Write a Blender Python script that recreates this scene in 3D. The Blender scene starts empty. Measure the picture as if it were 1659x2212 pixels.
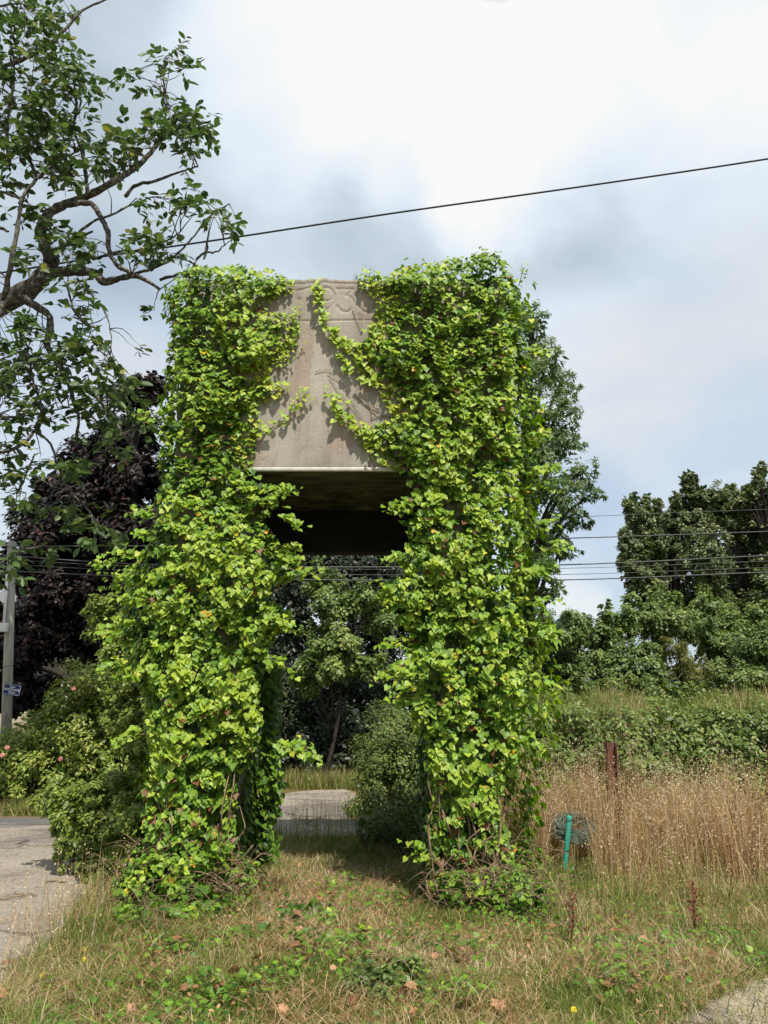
import bpy, math, random
import numpy as np
from mathutils import Vector, noise as mnoise

random.seed(7)
rng = np.random.default_rng(7)
R = math.radians
scene = bpy.context.scene

# ------------------------------------------------------------------ camera
F, CX, CY = 1722.0, 829.5, 1106.0
PITCH = R(13.84)
CAMZ = 1.6
SP, CP = math.sin(PITCH), math.cos(PITCH)
cam_data = bpy.data.cameras.new('camera')
cam = bpy.data.objects.new('camera', cam_data)
scene.collection.objects.link(cam)
cam_data.sensor_fit = 'VERTICAL'
cam_data.sensor_height = 24.0
cam_data.lens = 24.0 * F / 2212.0
cam_data.clip_end = 2000
cam.location = (0, 0, CAMZ)
cam.rotation_euler = (R(90) + PITCH, 0, 0)
scene.camera = cam

# ------------------------------------------------------------------ world
SUN_EL, SUN_AZ = R(60), R(20)            # behind the camera, a little to the right
sun_from = Vector((math.sin(SUN_AZ) * math.cos(SUN_EL), -math.cos(SUN_AZ) * math.cos(SUN_EL), math.sin(SUN_EL)))
world = bpy.data.worlds.new('World')
scene.world = world
world.use_nodes = True
nt = world.node_tree
nt.nodes.clear()


def nd(tree, kind, **kw):
    n = tree.nodes.new(kind)
    for k, v in kw.items():
        if k.startswith('i_'):
            key = k[2:]
            n.inputs[int(key) if key.isdigit() else key.replace('_', ' ')].default_value = v
        else:
            setattr(n, k, v)
    return n


def ray(px, py):
    v = (CY - py) / F
    return Vector(((px - CX) / F, CP - SP * v, SP + CP * v))


L = nt.links.new
out = nd(nt, 'ShaderNodeOutputWorld')
sky = nd(nt, 'ShaderNodeTexSky', sky_type='NISHITA', sun_disc=False, sun_elevation=SUN_EL,
         sun_rotation=math.atan2(sun_from.x, sun_from.y), air_density=1.0, dust_density=1.2, ozone_density=1.2)
bg_sky = nd(nt, 'ShaderNodeBackground', i_Strength=0.11)
L(sky.outputs[0], bg_sky.inputs[0])
tc = nd(nt, 'ShaderNodeTexCoord')
nz = nd(nt, 'ShaderNodeTexNoise', i_Scale=3.3, i_Detail=5.0, i_Roughness=0.5, i_Distortion=0.3)
mp = nd(nt, 'ShaderNodeMapping')
mp.inputs['Scale'].default_value = (1, 1, 1.9)
mp.inputs['Location'].default_value = (3.1, 0.4, 1.7)
L(tc.outputs['Generated'], mp.inputs[0])
L(mp.outputs[0], nz.inputs['Vector'])
# warp the direction a little so that cloud edges are ragged
nz2 = nd(nt, 'ShaderNodeTexNoise', i_Scale=3.2, i_Detail=6.0, i_Roughness=0.55)
L(tc.outputs['Generated'], nz2.inputs['Vector'])
sub = nd(nt, 'ShaderNodeVectorMath', operation='SUBTRACT')
sub.inputs[1].default_value = (0.5, 0.5, 0.5)
L(nz2.outputs['Color'], sub.inputs[0])
scl = nd(nt, 'ShaderNodeVectorMath', operation='SCALE')
scl.inputs['Scale'].default_value = 0.22
L(sub.outputs[0], scl.inputs[0])
wadd = nd(nt, 'ShaderNodeVectorMath', operation='ADD')
L(tc.outputs['Generated'], wadd.inputs[0])
L(scl.outputs[0], wadd.inputs[1])
wn = nd(nt, 'ShaderNodeVectorMath', operation='NORMALIZE')
L(wadd.outputs[0], wn.inputs[0])


def blob(px, py, rad_px, soft=1.0):
    d = ray(px, py).normalized()
    dp = nd(nt, 'ShaderNodeVectorMath', operation='DOT_PRODUCT')
    dp.inputs[1].default_value = d
    L(wn.outputs[0], dp.inputs[0])
    m = nd(nt, 'ShaderNodeMapRange', interpolation_type='SMOOTHERSTEP')
    m.inputs['From Min'].default_value = math.cos(rad_px / F * 1.35)
    m.inputs['From Max'].default_value = 1.0 - (1 - math.cos(rad_px / F * 1.35)) * 0.12
    m.inputs['To Max'].default_value = soft
    L(dp.outputs['Value'], m.inputs['Value'])
    return m.outputs[0]


def acc(items):
    cur = items[0]
    for it in items[1:]:
        a = nd(nt, 'ShaderNodeMath', operation='ADD')
        L(cur, a.inputs[0]); L(it, a.inputs[1])
        cur = a.outputs[0]
    return cur


base = nd(nt, 'ShaderNodeMapRange')
base.inputs['From Min'].default_value = 0.35
base.inputs['From Max'].default_value = 0.65
base.inputs['To Min'].default_value = 0.34
base.inputs['To Max'].default_value = 0.72
L(nz.outputs['Fac'], base.inputs['Value'])
bright = acc([base.outputs[0], blob(720, 110, 260, .36), blob(1020, 150, 280, .36), blob(1090, 330, 170, .2), blob(1560, 60, 170, .28), blob(1080, 20, 120, .1),
              blob(1500, 860, 330, .22), blob(200, 300, 380, -.10), blob(80, 800, 200, .1), blob(1050, 400, 120, .15), blob(1230, 1330, 60, .4), blob(160, 800, 200, .1),
              blob(450, 480, 300, -.12), blob(1450, 650, 330, .05), blob(1560, 330, 200, .04), blob(260, 160, 240, -.08), blob(1000, 520, 300, -.20), blob(1100, 480, 200, -.03)])
cr = nd(nt, 'ShaderNodeValToRGB')
e = cr.color_ramp.elements
e[0].position = 0.15; e[0].color = (0.49, 0.575, 0.65, 1)
e[1].position = 0.95; e[1].color = (0.97, 0.975, 0.96, 1)
m1 = e.new(0.42); m1.color = (0.64, 0.735, 0.82, 1)
m2 = e.new(0.62); m2.color = (0.78, 0.87, 0.96, 1)
L(bright, cr.inputs[0])
bg_cloud = nd(nt, 'ShaderNodeBackground', i_Strength=0.80)
L(cr.outputs[0], bg_cloud.inputs[0])
# thin gaps where the blue shows: more of them toward the horizon haze on the right
gap = acc([blob(1085, -12, 34, .3), blob(1600, 960, 420, .28), blob(1230, 1240, 240, .2), blob(200, 780, 260, .3)])
inv = nd(nt, 'ShaderNodeMath', operation='SUBTRACT', use_clamp=True)
inv.inputs[0].default_value = 0.97
L(gap, inv.inputs[1])
mixs = nd(nt, 'ShaderNodeMixShader')
L(inv.outputs[0], mixs.inputs[0]); L(bg_sky.outputs[0], mixs.inputs[1]); L(bg_cloud.outputs[0], mixs.inputs[2])
L(mixs.outputs[0], out.inputs[0])

# ------------------------------------------------------------------ sun
sl = bpy.data.lights.new('sun', 'SUN')
sl.energy = 5.0
sl.angle = R(0.6)
sl.color = (1.0, 0.93, 0.82)
sun = bpy.data.objects.new('sun', sl)
scene.collection.objects.link(sun)
sun.rotation_euler = (-sun_from).to_track_quat('-Z', 'Y').to_euler()

scene.view_settings.view_transform = 'Standard'
scene.view_settings.look = 'None'
scene.view_settings.exposure = 0.33
scene.view_settings.gamma = 1.0
scene.view_settings.use_curve_mapping = False
scene.render.engine = 'CYCLES'
scene.cycles.max_bounces = 6
scene.cycles.diffuse_bounces = 3
scene.cycles.transparent_max_bounces = 4


# ================================================================== helpers
def P(px, py, Y):
    d = ray(px, py)
    t = Y / d.y
    return Vector((d.x * t, Y, CAMZ + d.z * t))


def G(px, py, z=0.0):
    d = ray(px, py)
    t = (z - CAMZ) / d.z
    return Vector((d.x * t, d.y * t, z))


def link(o):
    scene.collection.objects.link(o)
    return o


def tag(o, label=None, cat=None, group=None, kind=None):
    if label: o['label'] = label
    if cat: o['category'] = cat
    if group: o['group'] = group
    if kind: o['kind'] = kind
    return o


def empty(name, loc, label, cat, group=None):
    o = bpy.data.objects.new(name, None)
    o.empty_display_size = 0.1
    o.location = loc
    link(o)
    return tag(o, label, cat, group)


def np_mesh(name, V, Q, tint=None, smooth=False):
    """V (n,3); Q (m,k) faces all of the same size; tint per face"""
    me = bpy.data.meshes.new(name)
    V = np.asarray(V, dtype=np.float32); Q = np.asarray(Q, dtype=np.int32)
    k = Q.shape[1]
    me.vertices.add(len(V)); me.vertices.foreach_set('co', V.ravel())
    me.loops.add(Q.size); me.loops.foreach_set('vertex_index', Q.ravel())
    me.polygons.add(len(Q))
    me.polygons.foreach_set('loop_start', np.arange(0, Q.size, k, dtype=np.int32))
    if smooth:
        me.polygons.foreach_set('use_smooth', np.ones(len(Q), dtype=bool))
    if tint is not None:
        a = me.attributes.new('tint', 'FLOAT', 'FACE')
        a.data.foreach_set('value', np.asarray(tint, dtype=np.float32))
    me.update(calc_edges=True)
    me.validate()
    return me


def mesh_obj(name, me, mat, parent=None, loc=None):
    o = bpy.data.objects.new(name, me)
    if mat and not me.materials: me.materials.append(mat)
    link(o)
    if parent:
        o.parent = parent
        # meshes are written in world coordinates: undo the parent's offset
        o.location = -parent.location if loc is None else loc
    elif loc is not None:
        o.location = loc
    return o


def nrm(a):
    return a / np.maximum(np.linalg.norm(a, axis=1, keepdims=True), 1e-9)


# templates: x across, y to the tip, z the face normal
def T_ivy():
    out_ = [(0, 0), (-.22, -.16), (-.46, -.02), (-.56, .26), (-.36, .40), (-.27, .58), (0, 1.0),
            (.27, .58), (.36, .40), (.56, .26), (.46, -.02), (.22, -.16)]
    v = [(0, .36, -.05)] + [(x, y - .05, .16 * abs(x) ** 1.2 * (1.2) - .16 * max(0, y - .4) ** 1.5 + (.03 if i % 2 else 0)) for i, (x, y) in enumerate(out_)]
    n = len(out_)
    f = [(0, 1 + (i + 1) % n, 1 + i) for i in range(n)]
    return np.array(v, dtype=np.float32), np.array(f)


def T_heart():
    out_ = [(0, 0), (-.25, -.14), (-.48, .0), (-.52, .28), (-.34, .58), (0, .98), (.34, .58), (.52, .28), (.48, 0), (.25, -.14)]
    v = [(0, .36, -.07)] + [(x, y - .05, .14 * abs(x) - .12 * max(0, y - .4)) for (x, y) in out_]
    n = len(out_)
    f = [(0, 1 + (i + 1) % n, 1 + i) for i in range(n)]
    return np.array(v, dtype=np.float32), np.array(f)


def T_oval(w=.24):
    v = [(0, 0, 0), (-w * .8, .25, .05), (-w, .55, .04), (-w * .55, .85, -.02), (0, 1.0, -.08),
         (w * .55, .85, -.02), (w, .55, .04), (w * .8, .25, .05), (0, .5, -.04)]
    f = [(8, (i + 1) % 8, i) for i in range(8)]
    return np.array(v, dtype=np.float32), np.array(f)


def T_rhomb(w=.3):
    v = [(0, 0, 0), (-w, .45, .06), (0, 1.0, -.04), (w, .45, .06)]
    return np.array(v, dtype=np.float32), np.array([(0, 2, 1), (0, 3, 2)])


def scatter(tpl, pos, tipdir, nor, size, tint, wid=None):
    """many leaves -> V, faces, tint per face"""
    tv, tf = tpl
    n = len(pos)
    nor = nrm(nor)
    tip = tipdir - nor * np.sum(tipdir * nor, axis=1, keepdims=True)
    tip = nrm(tip)
    side = np.cross(tip, nor)
    s = size[:, None, None]
    w = 1.0 if wid is None else wid[:, None, None]
    V = pos[:, None, :] + s * (tv[None, :, 0:1] * side[:, None, :] * w + tv[None, :, 1:2] * tip[:, None, :] + tv[None, :, 2:3] * nor[:, None, :])
    Fc = tf[None] + (np.arange(n) * len(tv))[:, None, None]
    return V.reshape(-1, 3), Fc.reshape(-1, 3), np.repeat(tint, len(tf))


def join(parts):
    Vs, Fs, Ts = [], [], []
    o = 0
    for V, Fc, T in parts:
        Vs.append(V); Fs.append(Fc + o); Ts.append(T)
        o += len(V)
    return np.concatenate(Vs), np.concatenate(Fs), np.concatenate(Ts)


def tube(pts, rad, seg=6, tint=0.5):
    """tapered tube through pts -> V, quads as tris, tint"""
    pts = np.array([tuple(p) for p in pts], dtype=float)
    n = len(pts)
    rad = np.broadcast_to(np.asarray(rad, dtype=float), (n,))
    tan = np.gradient(pts, axis=0)
    tan = nrm(tan)
    up = np.array([0.13, 0.2, 0.97])
    a = np.cross(tan, up); bad = np.linalg.norm(a, axis=1) < .15
    a[bad] = np.cross(tan[bad], np.array([1, 0, 0.1]))
    a = nrm(a); b = np.cross(tan, a)
    ang = np.arange(seg) / seg * 2 * math.pi
    V = pts[:, None] + rad[:, None, None] * (np.cos(ang)[None, :, None] * a[:, None] + np.sin(ang)[None, :, None] * b[:, None])
    fs = []
    for i in range(n - 1):
        for j in range(seg):
            k = (j + 1) % seg
            p, q, r_, s = i * seg + j, i * seg + k, (i + 1) * seg + k, (i + 1) * seg + j
            fs += [(p, q, r_), (p, r_, s)]
    V = V.reshape(-1, 3)
    V = np.concatenate([V, pts[[0, -1]]])
    c0, c1 = len(V) - 2, len(V) - 1
    for j in range(seg):
        k = (j + 1) % seg
        fs += [(c0, k, j), (c1, (n - 1) * seg + j, (n - 1) * seg + k)]
    return V, np.array(fs), np.full(len(fs), tint)


def smooth_poly(pts, sub=4, jit=0.0):
    """Catmull-Rom through the points"""
    pts = [np.array(tuple(p), dtype=float) for p in pts]
    p = [2 * pts[0] - pts[1]] + pts + [2 * pts[-1] - pts[-2]]
    res = []
    for i in range(1, len(p) - 2):
        for k in range(sub):
            t = k / sub
            a, b, c, d = p[i - 1], p[i], p[i + 1], p[i + 2]
            q = .5 * ((2 * b) + (-a + c) * t + (2 * a - 5 * b + 4 * c - d) * t * t + (-a + 3 * b - 3 * c + d) * t ** 3)
            res.append(q + rng.normal(0, jit, len(q)) if jit and (i > 1 or k) else q)
    res.append(p[-2])
    return res


def box(x0, x1, y0, y1, z0, z1):
    V = np.array([(x, y, z) for x in (x0, x1) for y in (y0, y1) for z in (z0, z1)], dtype=float)
    Fq = np.array([(0, 1, 3, 2), (4, 6, 7, 5), (0, 4, 5, 1), (2, 3, 7, 6), (0, 2, 6, 4), (1, 5, 7, 3)])
    return V, Fq


def box_obj(name, b, mat, parent=None, bev=0.006):
    V, Fq = box(*b)
    me = np_mesh(name, V, Fq)
    o = mesh_obj(name, me, mat, parent)
    if bev:
        m = o.modifiers.new('bevel', 'BEVEL'); m.width = bev; m.segments = 2
    return o


def vnoise(pts, sc, seed=0.0):
    return np.array([mnoise.noise(Vector((p[0] * sc + seed, p[1] * sc - seed, (p[2] if len(p) > 2 else 0) * sc + seed * .5))) for p in pts])


# ================================================================== materials
def new_mat(name):
    m = bpy.data.materials.new(name)
    m.use_nodes = True
    t = m.node_tree
    t.nodes.clear()
    o = nd(t, 'ShaderNodeOutputMaterial')
    p = nd(t, 'ShaderNodeBsdfPrincipled')
    t.links.new(p.outputs[0], o.inputs[0])
    return m, t, p, o


def ramp(t, stops):
    r = nd(t, 'ShaderNodeValToRGB')
    el = r.color_ramp.elements
    el[0].position = stops[0][0]; el[0].color = (*stops[0][1], 1)
    el[1].position = stops[-1][0]; el[1].color = (*stops[-1][1], 1)
    for s in stops[1:-1]:
        x = el.new(s[0]); x.color = (*s[1], 1)
    return r


def leaf_mat(name, stops, trans=0.35, rough=0.45, spec=0.35, vein=True):
    m, t, p, o = new_mat(name)
    at = nd(t, 'ShaderNodeAttribute', attribute_name='tint')
    r = ramp(t, stops)
    t.links.new(at.outputs['Fac'], r.inputs[0])
    col = r.outputs[0]
    if vein:
        n = nd(t, 'ShaderNodeTexNoise', i_Scale=45.0, i_Detail=3.0)
        geo = nd(t, 'ShaderNodeNewGeometry')
        t.links.new(geo.outputs['Position'], n.inputs['Vector'])
        hs = nd(t, 'ShaderNodeHueSaturation')
        mr = nd(t, 'ShaderNodeMapRange')
        mr.inputs['From Min'].default_value = .3; mr.inputs['From Max'].default_value = .7
        mr.inputs['To Min'].default_value = .72; mr.inputs['To Max'].default_value = 1.28
        t.links.new(n.outputs['Fac'], mr.inputs['Value'])
        t.links.new(mr.outputs[0], hs.inputs['Value'])
        t.links.new(col, hs.inputs['Color'])
        col = hs.outputs[0]
    t.links.new(col, p.inputs['Base Color'])
    p.inputs['Roughness'].default_value = rough
    p.inputs['Specular IOR Level'].default_value = spec
    if trans > 0:
        tr = nd(t, 'ShaderNodeBsdfTranslucent')
        hs2 = nd(t, 'ShaderNodeHueSaturation', i_Saturation=1.15, i_Value=1.25)
        t.links.new(col, hs2.inputs['Color'])
        t.links.new(hs2.outputs[0], tr.inputs['Color'])
        mx = nd(t, 'ShaderNodeMixShader')
        mx.inputs[0].default_value = trans
        t.links.new(p.outputs[0], mx.inputs[1]); t.links.new(tr.outputs[0], mx.inputs[2])
        t.links.new(mx.outputs[0], o.inputs[0])
    return m


def noise_mat(name, stops, scale=3.0, detail=8.0, rough=0.85, bump=0.0, bscale=None, stretch=(1, 1, 1), spec=0.2, coord='Object'):
    m, t, p, o = new_mat(name)
    c = nd(t, 'ShaderNodeTexCoord')
    mpp = nd(t, 'ShaderNodeMapping')
    mpp.inputs['Scale'].default_value = stretch
    t.links.new(c.outputs[coord], mpp.inputs[0])
    n = nd(t, 'ShaderNodeTexNoise', i_Scale=scale, i_Detail=detail, i_Roughness=0.62)
    t.links.new(mpp.outputs[0], n.inputs['Vector'])
    r = ramp(t, stops)
    t.links.new(n.outputs['Fac'], r.inputs[0])
    t.links.new(r.outputs[0], p.inputs['Base Color'])
    p.inputs['Roughness'].default_value = rough
    p.inputs['Specular IOR Level'].default_value = spec
    if bump:
        n2 = nd(t, 'ShaderNodeTexNoise', i_Scale=bscale or scale * 6, i_Detail=6.0, i_Roughness=.7)
        t.links.new(mpp.outputs[0], n2.inputs['Vector'])
        b = nd(t, 'ShaderNodeBump', i_Strength=bump, i_Distance=0.02)
        t.links.new(n2.outputs['Fac'], b.inputs['Height'])
        t.links.new(b.outputs[0], p.inputs['Normal'])
    return m


M_ivy = leaf_mat('ivy_leaf', [(0.0, (.17, .075, .03)), (.03, (.16, .07, .03)), (.05, (.024, .06, .012)), (.25, (.05, .12, .015)),
                              (.5, (.115, .22, .020)), (.75, (.20, .325, .028)), (.93, (.33, .42, .045)), (.965, (.42, .44, .05)), (.985, (.62, .40, .03)), (1.0, (.55, .30, .03))],
                 trans=.30, rough=.46, spec=.30)
M_walnut = leaf_mat('walnut_leaf', [(0, (.035, .065, .02)), (.5, (.075, .125, .035)), (.85, (.13, .195, .055)), (1, (.28, .28, .08))], trans=.32, rough=.45)
M_ash = leaf_mat('ash_leaf', [(0, (.06, .11, .035)), (.6, (.13, .20, .065)), (1, (.25, .30, .10))], trans=.4, vein=False)
M_beech = leaf_mat('copper_leaf', [(0, (.007, .006, .006)), (.7, (.017, .012, .011)), (.92, (.045, .02, .018)), (1, (.10, .035, .03))], trans=.1, rough=.5, vein=False, spec=.2)
M_dark = leaf_mat('evergreen_leaf', [(0, (.035, .06, .018)), (.5, (.10, .14, .045)), (.85, (.18, .22, .08)), (1, (.32, .32, .14))], trans=.3, rough=.42, vein=False, spec=.4)
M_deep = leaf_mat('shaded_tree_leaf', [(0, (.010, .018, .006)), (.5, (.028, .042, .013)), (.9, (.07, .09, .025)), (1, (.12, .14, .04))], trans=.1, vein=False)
M_shrub = leaf_mat('shrub_leaf', [(0, (.05, .09, .02)), (.5, (.13, .195, .045)), (.9, (.23, .30, .07)), (1, (.34, .34, .10))], trans=.25, vein=False)
M_olive = leaf_mat('olive_leaf', [(0, (.07, .085, .02)), (.5, (.13, .14, .03)), (1, (.26, .22, .05))], trans=.3, vein=False)
M_rose = leaf_mat('rose_leaf', [(0, (.05, .085, .012)), (.5, (.15, .215, .03)), (.9, (.25, .32, .055)), (1, (.38, .37, .10))], trans=.28, vein=False)
M_bramble = leaf_mat('bramble_leaf', [(0, (.045, .075, .013)), (.5, (.115, .17, .032)), (.88, (.20, .25, .055)), (.96, (.28, .27, .09)), (1, (.22, .10, .06))], trans=.22, vein=False)
M_grass = leaf_mat('grass_blade', [(0, (.06, .10, .015)), (.3, (.12, .18, .028)), (.5, (.20, .23, .05)), (.62, (.30, .27, .11)), (.8, (.42, .33, .18)), (1, (.55, .45, .30))], trans=.25, vein=False, rough=.6, spec=.2)
M_straw = leaf_mat('straw', [(0, (.14, .06, .03)), (.3, (.28, .16, .07)), (.6, (.43, .30, .145)), (.85, (.53, .41, .25)), (1, (.64, .54, .43))], trans=.25, vein=False, rough=.6, spec=.2)
M_litter = leaf_mat('dry_leaf', [(0, (.13, .06, .03)), (.5, (.27, .13, .06)), (.85, (.40, .23, .12)), (1, (.5, .38, .14))], trans=.15, rough=.6)
M_dock = leaf_mat('dock_seed', [(0, (.10, .03, .018)), (1, (.26, .09, .045))], trans=.1, rough=.7, vein=False)
M_bark = noise_mat('walnut_bark', [(.3, (.035, .03, .025)), (.5, (.09, .08, .065)), (.68, (.29, .29, .24))], scale=14, rough=.9, bump=.8, bscale=60)
M_bark2 = noise_mat('tree_bark', [(.3, (.015, .013, .010)), (.7, (.06, .05, .04))], scale=6, bump=.6)
M_vine = noise_mat('vine_bark', [(.3, (.12, .075, .045)), (.6, (.27, .19, .12)), (.8, (.42, .33, .23))], scale=22, bump=.5)
M_vinepale = noise_mat('dead_stem', [(.3, (.19, .15, .11)), (.6, (.34, .29, .22)), (.8, (.46, .41, .34))], scale=22, bump=.5)
M_vinegreen = noise_mat('vine_shoot', [(.3, (.12, .15, .04)), (.7, (.24, .22, .09))], scale=12)


def concrete_mat():
    m, t, p, o = new_mat('weathered_concrete')
    c = nd(t, 'ShaderNodeTexCoord')
    lk = t.links.new
    n1 = nd(t, 'ShaderNodeTexNoise', i_Scale=1.3, i_Detail=6.0, i_Roughness=.6)
    lk(c.outputs['Object'], n1.inputs['Vector'])
    r1 = ramp(t, [(.28, (.225, .207, .176)), (.45, (.30, .277, .236)), (.6, (.345, .317, .27)), (.75, (.385, .352, .298))])
    lk(n1.outputs['Fac'], r1.inputs[0])
    # grit
    n2 = nd(t, 'ShaderNodeTexNoise', i_Scale=95.0, i_Detail=3.0, i_Roughness=.7)
    lk(c.outputs['Object'], n2.inputs['Vector'])
    r2 = ramp(t, [(.30, (.62, .6, .58)), (.5, (1, 1, 1)), (.68, (1.2, 1.2, 1.2))])
    lk(n2.outputs['Fac'], r2.inputs[0])
    mu = nd(t, 'ShaderNodeMix', data_type='RGBA', blend_type='MULTIPLY'); mu.inputs[0].default_value = .85
    lk(r1.outputs[0], mu.inputs[6]); lk(r2.outputs[0], mu.inputs[7])
    # pinkish lichen stains
    n3 = nd(t, 'ShaderNodeTexNoise', i_Scale=2.6, i_Detail=7.0, i_Roughness=.65)
    mpp = nd(t, 'ShaderNodeMapping'); mpp.inputs['Scale'].default_value = (1.6, 1, .7); mpp.inputs['Location'].default_value = (4.2, 0, 1.1)
    lk(c.outputs['Object'], mpp.inputs[0]); lk(mpp.outputs[0], n3.inputs['Vector'])
    r3 = ramp(t, [(.50, (0, 0, 0)), (.62, (1, 1, 1))])
    lk(n3.outputs['Fac'], r3.inputs[0])
    ml = nd(t, 'ShaderNodeMath', operation='MULTIPLY'); ml.inputs[1].default_value = .45
    lk(r3.outputs[0], ml.inputs[0])
    mx = nd(t, 'ShaderNodeMix', data_type='RGBA'); mx.inputs[7].default_value = (.29, .19, .145, 1)
    lk(ml.outputs[0], mx.inputs[0]); lk(mu.outputs[2], mx.inputs[6])
    # pale specks
    v = nd(t, 'ShaderNodeTexVoronoi', i_Scale=17.0)
    lk(c.outputs['Object'], v.inputs['Vector'])
    r4 = ramp(t, [(.07, (1, 1, 1)), (.16, (0, 0, 0))])
    lk(v.outputs['Distance'], r4.inputs[0])
    n4 = nd(t, 'ShaderNodeTexNoise', i_Scale=4.0); lk(c.outputs['Object'], n4.inputs['Vector'])
    r5 = ramp(t, [(.5, (0, 0, 0)), (.62, (1, 1, 1))]); lk(n4.outputs['Fac'], r5.inputs[0])
    m5 = nd(t, 'ShaderNodeMath', operation='MULTIPLY'); lk(r4.outputs[0], m5.inputs[0]); lk(r5.outputs[0], m5.inputs[1])
    mx2 = nd(t, 'ShaderNodeMix', data_type='RGBA'); mx2.inputs[7].default_value = (.55, .51, .45, 1)
    lk(m5.outputs[0], mx2.inputs[0]); lk(mx.outputs[2], mx2.inputs[6])
    # vertical rain streaks and dark growth, denser towards the worn top edge
    ms = nd(t, 'ShaderNodeMapping'); ms.inputs['Scale'].default_value = (9, 9, .55)
    lk(c.outputs['Object'], ms.inputs[0])
    n6 = nd(t, 'ShaderNodeTexNoise', i_Scale=1.0, i_Detail=6.0, i_Roughness=.6); lk(ms.outputs[0], n6.inputs['Vector'])
    r6 = ramp(t, [(.38, (.72, .70, .66)), (.55, (1, 1, 1)), (.70, (1.12, 1.12, 1.14))]); lk(n6.outputs['Fac'], r6.inputs[0])
    m6 = nd(t, 'ShaderNodeMix', data_type='RGBA', blend_type='MULTIPLY'); m6.inputs[0].default_value = .45
    lk(mx2.outputs[2], m6.inputs[6]); lk(r6.outputs[0], m6.inputs[7])
    n7 = nd(t, 'ShaderNodeTexNoise', i_Scale=7.0, i_Detail=9.0, i_Roughness=.75); lk(c.outputs['Object'], n7.inputs['Vector'])
    r7 = ramp(t, [(.30, (.62, .60, .56)), (.46, (1, 1, 1)), (.66, (1, 1, 1)), (.78, (1.25, 1.24, 1.2))]); lk(n7.outputs['Fac'], r7.inputs[0])
    m7 = nd(t, 'ShaderNodeMix', data_type='RGBA', blend_type='MULTIPLY'); m7.inputs[0].default_value = .8
    lk(m6.outputs[2], m7.inputs[6]); lk(r7.outputs[0], m7.inputs[7])
    lk(m7.outputs[2], p.inputs['Base Color'])
    p.inputs['Roughness'].default_value = .9
    p.inputs['Specular IOR Level'].default_value = .15
    ad = nd(t, 'ShaderNodeTexNoise', i_Scale=60.0, i_Detail=8.0, i_Roughness=.75)
    lk(c.outputs['Object'], ad.inputs['Vector'])
    b = nd(t, 'ShaderNodeBump', i_Strength=.45, i_Distance=.008)
    lk(ad.outputs['Fac'], b.inputs['Height']); lk(b.outputs[0], p.inputs['Normal'])
    return m


M_conc = concrete_mat()
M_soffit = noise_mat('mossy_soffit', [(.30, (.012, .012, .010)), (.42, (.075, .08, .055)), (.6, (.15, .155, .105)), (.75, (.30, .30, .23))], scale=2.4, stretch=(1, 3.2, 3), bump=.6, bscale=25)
M_shade = noise_mat('shade_dark_concrete', [(.3, (.010, .010, .009)), (.7, (.035, .035, .03))], scale=3, stretch=(1, 1, 4), bump=.4)  # concrete with the beam's shade on the rear lintel painted into its colour
M_edge = noise_mat('pale_edge', [(.3, (.42, .40, .34)), (.7, (.60, .58, .52))], scale=12, bump=.3)

# ================================================================== terrain and roads
m, t, p, o = new_mat('verge_soil')
c = nd(t, 'ShaderNodeTexCoord')
n1 = nd(t, 'ShaderNodeTexNoise', i_Scale=.9, i_Detail=9.0, i_Roughness=.65)
n2 = nd(t, 'ShaderNodeTexNoise', i_Scale=38.0, i_Detail=5.0, i_Roughness=.7)
for n in (n1, n2): t.links.new(c.outputs['Object'], n.inputs['Vector'])
r1 = ramp(t, [(.35, (.07, .08, .02)), (.5, (.17, .13, .05)), (.65, (.25, .18, .085))])
r2 = ramp(t, [(.3, (.45, .45, .45)), (.7, (1.3, 1.3, 1.3))])
t.links.new(n1.outputs['Fac'], r1.inputs[0]); t.links.new(n2.outputs['Fac'], r2.inputs[0])
mu = nd(t, 'ShaderNodeMix', data_type='RGBA', blend_type='MULTIPLY'); mu.inputs[0].default_value = 1
t.links.new(r1.outputs[0], mu.inputs[6]); t.links.new(r2.outputs[0], mu.inputs[7]); t.links.new(mu.outputs[2], p.inputs['Base Color'])
p.inputs['Roughness'].default_value = .95; p.inputs['Specular IOR Level'].default_value = .1
bp = nd(t, 'ShaderNodeBump', i_Strength=.8, i_Distance=.03); t.links.new(n2.outputs['Fac'], bp.inputs['Height']); t.links.new(bp.outputs[0], p.inputs['Normal'])
M_soil = m


def poly_sheet(name, pts, z, mat, kind='structure'):
    me = bpy.data.meshes.new(name)
    me.from_pydata([(x, y, z) for x, y in pts], [], [tuple(range(len(pts)))])
    me.update()
    if me.polygons[0].normal.z < 0:
        me.flip_normals()
    o_ = mesh_obj(name, me, mat)
    return tag(o_, kind=kind)


def ragged(pts, step=.12, amp=.05, seed=0.0):
    res = []
    for i in range(len(pts)):
        a = Vector(pts[i]); b = Vector(pts[(i + 1) % len(pts)])
        n = max(1, int((b - a).length / step))
        nn = Vector((-(b - a).y, (b - a).x)).normalized()
        for k in range(min(n, 160)):
            q = a.lerp(b, k / min(n, 160))
            d = amp * (mnoise.noise(Vector((q.x * 1.1 + seed, q.y * 1.1, 3))) * 2 + mnoise.noise(Vector((q.x * 7 + seed, q.y * 7, 8))))
            res.append((q.x + nn.x * d, q.y + nn.y * d))
    return res


poly_sheet('ground', [(-400, -60), (400, -60), (400, 900), (-400, 900)], 0.0, M_soil)


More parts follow.
